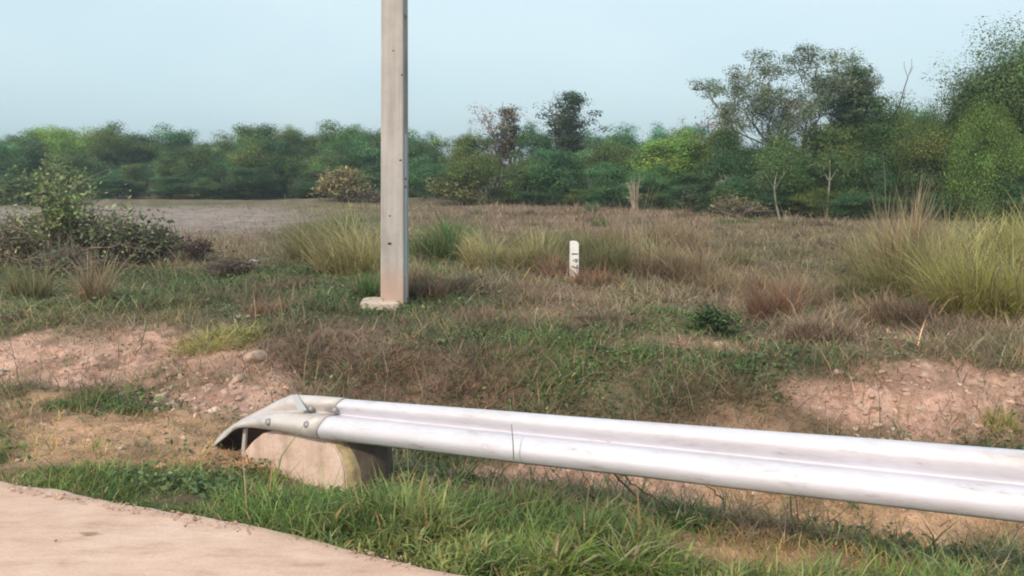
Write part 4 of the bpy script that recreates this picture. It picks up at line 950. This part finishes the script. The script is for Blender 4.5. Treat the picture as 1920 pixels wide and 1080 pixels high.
def guardrail():
    e = empty('guardrail', (0, 0, 0)); tag(e, 'white galvanised steel guardrail running from a blunt end to the right edge', 'guardrail')
    tl_, ml_, bl_ = railpt(645, 752, TILT), railpt(618, 776, TILT * 0.5), railpt(590, 822)
    tr_, mr_, br_ = railpt(1920, 848, TILT), railpt(1885, 905, TILT * 0.5), railpt(1850, 972)
    st = []
    for k in range(61):
        f = k / 40.0                                                # runs on beyond the right edge of the picture
        sag = 0.003 * math.sin(f * 9) + 0.002 * math.sin(f * 23 + 1)
        st.append((tl_.lerp(tr_, f) + rb * sag, ml_.lerp(mr_, f), bl_.lerp(br_, f) + rb * (sag + 0.003 * math.sin(f * 14)), 1.0, 1.0, OUT))
    sweep('beam', st, M_STEEL, e)
    # end terminal, lapped over the beam, its nose bent down to the ground
    lap = OUT * 0.007
    pts = [((660, 752), (632, 777), (600, 824), 1.0, 1.0), ((625, 749), (600, 774), (577, 820), 1.0, 1.0), ((590, 746), (570, 773), (552, 814), .95, .95), ((560, 744), (540, 773), (527, 809), .85, .9),
           ((532, 752), (510, 775), (502, 806), .5, .8), ((506, 764), (485, 782), (480, 803), .3, .65), ((484, 774), (464, 789), (460, 802), .2, .5), ((464, 783), (446, 797), (443, 804), .15, .4),
           ((445, 794), (430, 808), (426, 819), .12, .3), ((425, 808), (413, 821), (410, 831), .1, .2), ((405, 829), (401, 835), (399, 841), .05, .1)]
    st = []
    for (a_, b_, c_, s1, s2) in pts: st.append((railpt(*a_, TILT) + lap, railpt(*b_, TILT * .5) + lap, railpt(*c_) + lap, s1, s2, OUT))
    sweep('end_terminal', st, M_DULL, e)
    # rear wall of the nose, the shade inside it painted as dark steel
    st = []
    for (u, vt, vb, off) in [(403, 832, 846, 0.12), (415, 818, 850, 0.17), (435, 803, 856, 0.20), (460, 790, 858, 0.22), (490, 782, 858, 0.22), (530, 778, 850, 0.22)]:
        a_, b_ = railpt(u, vt + 6, off), railpt(u, vb, off); st.append((a_, a_.lerp(b_, .5), b_, 0.1, 0.1, -rb))
    sweep('nose_return', st, M_INNER, e)
    # bent tab and vertical strap
    a0, a1, a2, a3 = railpt(547, 742, TILT - .09), railpt(557, 739, TILT - .09), railpt(575, 769, -.015), railpt(559, 770, -.015)
    poly_prism('bent_tab', [a0, a1, a2, a3], [p + rb * 0.003 for p in (a0, a1, a2, a3)], M_TAB, e)
    c0, c1, c2, c3 = railpt(456, 804, 0.06), railpt(461, 804, 0.06), railpt(458, 852, 0.08), railpt(452, 852, 0.08)
    poly_prism('strap', [c0, c1, c2, c3], [p + rb * 0.02 for p in (c0, c1, c2, c3)], M_DULL, e)
    # bolts
    for (u, v) in ((505, 792), (577, 797), (584, 767), (629, 769)):
        hi_ = (u, v) in ((584, 767), (629, 769), (1905, 886))
        p = railpt(u, v, (TILT * 0.72 if hi_ else TILT * 0.22) - 0.068); N = 12
        V = [];
        for (rr, dd) in ((0.025, -0.01), (0.025, 0.014), (0.019, 0.024), (0.0, 0.026)):
            for j in range(N):
                a = j * 2 * math.pi / N; q = p + OUT * dd + rl * (math.cos(a) * rr) + OUT.cross(rl) * (math.sin(a) * rr); V.append(tuple(q))
        Q = [(i * N + j, i * N + (j + 1) % N, (i + 1) * N + (j + 1) % N, (i + 1) * N + j) for i in range(3) for j in range(N)]
        link('bolt', make_mesh('bolt', np.array(V), [np.array(Q)], 4, M_BOLT, None, True), e)
    # round posts behind the beam
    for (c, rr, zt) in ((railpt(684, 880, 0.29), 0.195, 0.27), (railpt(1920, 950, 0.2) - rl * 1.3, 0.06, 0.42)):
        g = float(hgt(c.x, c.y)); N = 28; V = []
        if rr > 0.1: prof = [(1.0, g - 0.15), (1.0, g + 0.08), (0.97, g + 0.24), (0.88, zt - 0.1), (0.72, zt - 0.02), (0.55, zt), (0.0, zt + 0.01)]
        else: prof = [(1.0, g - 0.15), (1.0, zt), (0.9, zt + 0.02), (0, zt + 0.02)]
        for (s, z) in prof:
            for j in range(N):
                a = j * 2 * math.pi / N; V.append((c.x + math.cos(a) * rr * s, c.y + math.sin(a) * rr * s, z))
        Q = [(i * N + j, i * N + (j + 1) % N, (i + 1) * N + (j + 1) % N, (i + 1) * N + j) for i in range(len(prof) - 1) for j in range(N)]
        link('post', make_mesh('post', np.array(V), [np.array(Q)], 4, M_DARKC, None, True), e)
M_DARKC = concrete('shade_darkened_weathered_concrete', (0.05, 0.038, 0.032), (0.10, 0.075, 0.06), (0.15, 0.115, 0.09), 5)  # weathered concrete, darkened to carry the shade behind the rail in its colour
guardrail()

def block():
    M_B = concrete('block_concrete', (0.50, 0.34, 0.26), (0.68, 0.50, 0.41), (0.76, 0.59, 0.50), 5, (0.15, 0.40, (0.45, 0.27, 0.15), 0.6))
    m, n, b = newmat('ochre_stained_side'); a = noise(n, 14, 6, 0.7); r = ramp(n, a.outputs['Fac'], [(0.35, (0.32, 0.23, 0.13)), (0.6, (0.50, 0.39, 0.22))]); n.links.new(r.outputs[0], b.inputs['Base Color']); b.inputs['Roughness'].default_value = 0.9
    out = [(432, 935), (436, 885), (452, 852), (472, 828), (492, 812), (560, 808), (612, 822), (628, 836), (640, 858), (647, 885), (650, 935)]
    c = railpt(550, 925, 0.06); e = empty('concrete_block', c); tag(e, 'rounded pinkish concrete block under the end of the guardrail, ochre on its side', 'concrete block')
    f = [railpt(u, v, 0.05) - c for u, v in out]; bk = [p + rb * 0.17 + rl * -0.055 for p in f]
    poly_prism('slab', f, bk, M_B, e, 0.012)
    rin = [(612, 822), (628, 836), (640, 858), (647, 885), (650, 935)]; rout = [(622, 820), (640, 833), (654, 856), (662, 884), (666, 935)]
    rf = [railpt(u, v, 0.058) - c for u, v in rin] + [railpt(u, v, 0.066) - c for u, v in reversed(rout)]
    poly_prism('rim', rf, [p + rb * 0.13 + rl * -0.045 for p in rf], m, e, 0.006)
block()

# ------------------------------------------------------------------ rocks and clods
M_ROCK = concrete('rubble_rock', (0.36, 0.23, 0.17), (0.48, 0.33, 0.25), (0.60, 0.43, 0.34), 7)
M_ROCKG = concrete('pale_rock', (0.36, 0.32, 0.29), (0.46, 0.42, 0.38), (0.56, 0.52, 0.48), 7)
def rock_mesh(seed, mat):
    import bmesh
    r = random.Random(seed); bm = bmesh.new(); bmesh.ops.create_icosphere(bm, subdivisions=3, radius=1)
    cuts = [(Vector((r.gauss(0, 1), r.gauss(0, 1), r.gauss(0, 1))).normalized(), r.uniform(0.55, 0.9)) for _ in range(9)]
    for v in bm.verts:
        p = v.co.copy()
        for (nn_, d) in cuts:
            q = p.dot(nn_)
            if q > d: p -= nn_ * (q - d) * 0.85
        v.co = Vector((p.x * 1.25, p.y, p.z * 0.7)) * (1 + 0.04 * math.sin(p.x * 9 + seed) + 0.03 * math.sin(p.y * 13))
    me = bpy.data.meshes.new('rock'); bm.to_mesh(me); bm.free(); me.materials.append(mat); me.polygons.foreach_set('use_smooth', np.full(len(me.polygons), True)); return me
RM = [rock_mesh(k, M_ROCK) for k in range(5)]; RG = [rock_mesh(20 + k, M_ROCKG) for k in range(2)]
def rock(u, v, px, label, group=None, pale=False):
    c = P(u, v); zc = c.y; s = px / F * zc / 2
    o = link('rock', random.choice(RG if pale else RM), None, (c.x, c.y, c.z + s * 0.05)); o.scale = (s, s, s); o.rotation_euler = (random.uniform(-.3, .3), random.uniform(-.3, .3), random.uniform(0, 6))
    tag(o, label, 'rock', group)
for k in range(70):
    u = random.gauss(370, 75); v = random.gauss(728, 30)
    if 660 < v < 785 and 200 < u < 560: rock(u, v, random.uniform(6, 18), 'pinkish stone in the rubble on the bank above the rail end', 'stones in the rubble on the left bank')
for k in range(34):
    rock(random.uniform(0, 240), random.uniform(650, 725), random.uniform(5, 15), 'small clod on the bare pink soil at the far left', 'clods on the bare soil at the far left')
for k in range(60):
    rock(random.uniform(1560, 1919), random.uniform(700, 830), random.uniform(5, 20), 'clod on the bare pink bank behind the rail at the right', 'clods on the right bank')
rock(473, 494, 24, 'flat pale stone alone in the field left of the pole', pale=True)
rock(445, 715, 30, 'largest stone in the rubble above the rail end')
rock(448, 596, 12, 'small whitish stone behind the straw heap, left one', pale=True)
rock(466, 595, 10, 'small whitish stone behind the straw heap, right one', pale=True)
rock(1722, 772, 11, 'small white stone on the bare right bank', pale=True)
rock(1675, 805, 9, 'tiny white stone low on the bare right bank', pale=True)
rock(1345, 650, 22, 'pale pinkish stone on the green rise right of centre')
rock(480, 672, 40, 'broad pink clod at the lip of the left bank')

def crumbs():
    N = 9000
    s_ = rng.uniform(-3.5, 5, N // 3); d_ = np.abs(rng.normal(0, 0.07, N // 3)) - 0.10 - 0.07 * sstep(1.6, 3.4, s_)
    x1 = EX + s_ * 0.942 + d_ * 0.336; y1 = EY - s_ * 0.336 + d_ * 0.942; z1 = np.where(d_ < -0.07 * sstep(1.6, 3.4, s_), 0.004, hgt(x1, y1))
    k = rng.random(len(s_)) < sstep(0.42, 0.6, fbm(x1, y1, 0.5, 3, 211)); x1, y1, z1 = x1[k], y1[k], z1[k]; r1 = 0.004 * np.exp(rng.normal(0, 0.5, len(x1)))
    r = 4.6 * (14 / 4.6) ** rng.random(N); a = np.radians(rng.uniform(-38, 38, N)); x2 = r * np.sin(a); y2 = r * np.cos(a); Z = zones(x2, y2)
    k = (rng.random(N) < (Z[3] + 0.7 * Z[5]) * 0.9) & (edge_d(x2, y2) > 0.3); x2, y2 = x2[k], y2[k]; r2 = 0.013 * np.exp(rng.normal(0, 0.5, len(x2)))
    x = np.concatenate([x1, x2]); y = np.concatenate([y1, y2]); z = np.concatenate([z1, hgt(x2, y2)]); rr = np.concatenate([r1, r2]); n = len(x)
    base = np.array([(1, 0, 0), (0, 1, 0), (-1, 0, 0), (0, -1, 0), (0, 0, 0.8), (0, 0, -0.6)])
    v = np.stack([x, y, z], 1)[:, None] + rr[:, None, None] * (base[None] + rng.normal(0, 0.28, (n, 6, 3)))
    f = np.array([(0, 1, 4), (1, 2, 4), (2, 3, 4), (3, 0, 4), (1, 0, 5), (2, 1, 5), (3, 2, 5), (0, 3, 5)])
    F_ = (np.arange(n)[:, None, None] * 6 + f[None]).reshape(-1, 3)
    c = vary((0.46, 0.31, 0.23), n, 0.25, 0.08)
    tag(link('soil_crumbs', make_mesh('soil_crumbs', v.reshape(-1, 3), [F_], 3, M_TWIG, np.repeat(c, 6, 0))), 'small crumbs of soil and grit on the bare ground and the road edge', 'grit', kind='stuff')
crumbs()

# ------------------------------------------------------------------ sticks, stalks, litter on the road
def stick(pts, r, colr, label, name='stick', cat='stick'):
    acc = Acc(); p = np.array([tuple(q) for q in pts]); t = np.linspace(0, 1, 8)
    if len(p) == 2: p = p[0] + (p[1] - p[0]) * t[:, None] + rng.normal(0, 0.006, (8, 3))
    tube(acc, p, np.linspace(r, r * 0.6, len(p)), colr, 6); o = link(name, acc.mesh(name, M_TWIG, True)); tag(o, label, cat)
stick([railpt(1207, 946, 0.10), railpt(1145, 880, 0.25)], 0.008, (0.05, 0.035, 0.03), 'thick dark stick leaning under the rail')
stick([railpt(1245, 948, 0.12), railpt(1160, 890, 0.30)], 0.005, (0.06, 0.04, 0.03), 'thin dark stick leaning right of the thick one')
stick([railpt(1140, 965, 0.10), railpt(1088, 880, 0.25)], 0.0035, (0.08, 0.05, 0.04), 'hair thin dark stick leaning left of the thick one')
stick([railpt(1355, 935, 0.12), railpt(1325, 910, 0.25)], 0.004, (0.05, 0.035, 0.03), 'short dark twig under the rail right of the other sticks')
stick([railpt(385, 858, -0.1), railpt(402, 832, -0.1)], 0.004, (0.48, 0.38, 0.22), 'short straw stem beside the nose of the rail')
stick([railpt(372, 862, -0.15), railpt(395, 835, -0.1)], 0.004, (0.45, 0.34, 0.18), 'straw stem leaning on the dirt left of the rail nose')
stick([railpt(963, 862, -0.12), railpt(962, 830, -0.12), railpt(959, 796, -0.12)], 0.004, (0.16, 0.20, 0.13), 'single upright green blade before the rail', 'grass_stalk', 'grass stalk')
def leaf(u, v, L, W_, az_, label):
    c = P(u, v); c.z = 0.012; th = np.linspace(0, 2 * math.pi, 14, endpoint=False)
    V = np.array([(math.cos(a) * L / 2, math.sin(a) * W_ / 2 * (0.7 + 0.3 * math.cos(a * 3)), 0.006 * math.cos(2 * a)) for a in th] + [(0, 0, 0.008)])
    t = np.array([(i, (i + 1) % 14, 14) for i in range(14)]); o = link('fallen_leaf', make_mesh('fallen_leaf', V, [t], 3, M_TWIG, np.tile([[0.28, 0.21, 0.15]], (15, 1))), None, c)
    o.rotation_euler = (0, 0, az_); tag(o, label, 'leaf')
leaf(170, 1037, 0.11, 0.018, 0.05, 'narrow grey brown fallen leaf lying on the road')
leaf(108, 1051, 0.018, 0.012, 0.5, 'tiny dark crumb of leaf on the road near the bottom left')
leaf(350, 1018, 0.02, 0.01, 0.5, 'tiny leaf scrap on the road near the grass')

# ------------------------------------------------------------------ thin haze
hz = box('haze', (0, 150, 9), (1000, 1000, 24), None)
hz.data.materials.clear()
m = bpy.data.materials.new('haze'); m.use_nodes = True; m.node_tree.nodes.clear()
o_ = m.node_tree.nodes.new('ShaderNodeOutputMaterial'); pv = m.node_tree.nodes.new('ShaderNodeVolumePrincipled')
pv.inputs['Color'].default_value = (0.86, 0.95, 1.0, 1); pv.inputs['Density'].default_value = 0.0014; pv.inputs['Anisotropy'].default_value = 0.3
m.node_tree.links.new(pv.outputs[0], o_.inputs['Volume']); hz.data.materials.append(m)
tag(hz, 'thin pale haze in the evening air over the field', 'haze', kind='stuff')
scene.cycles.filter_width = 2.0 if hasattr(scene, 'cycles') else 1.5
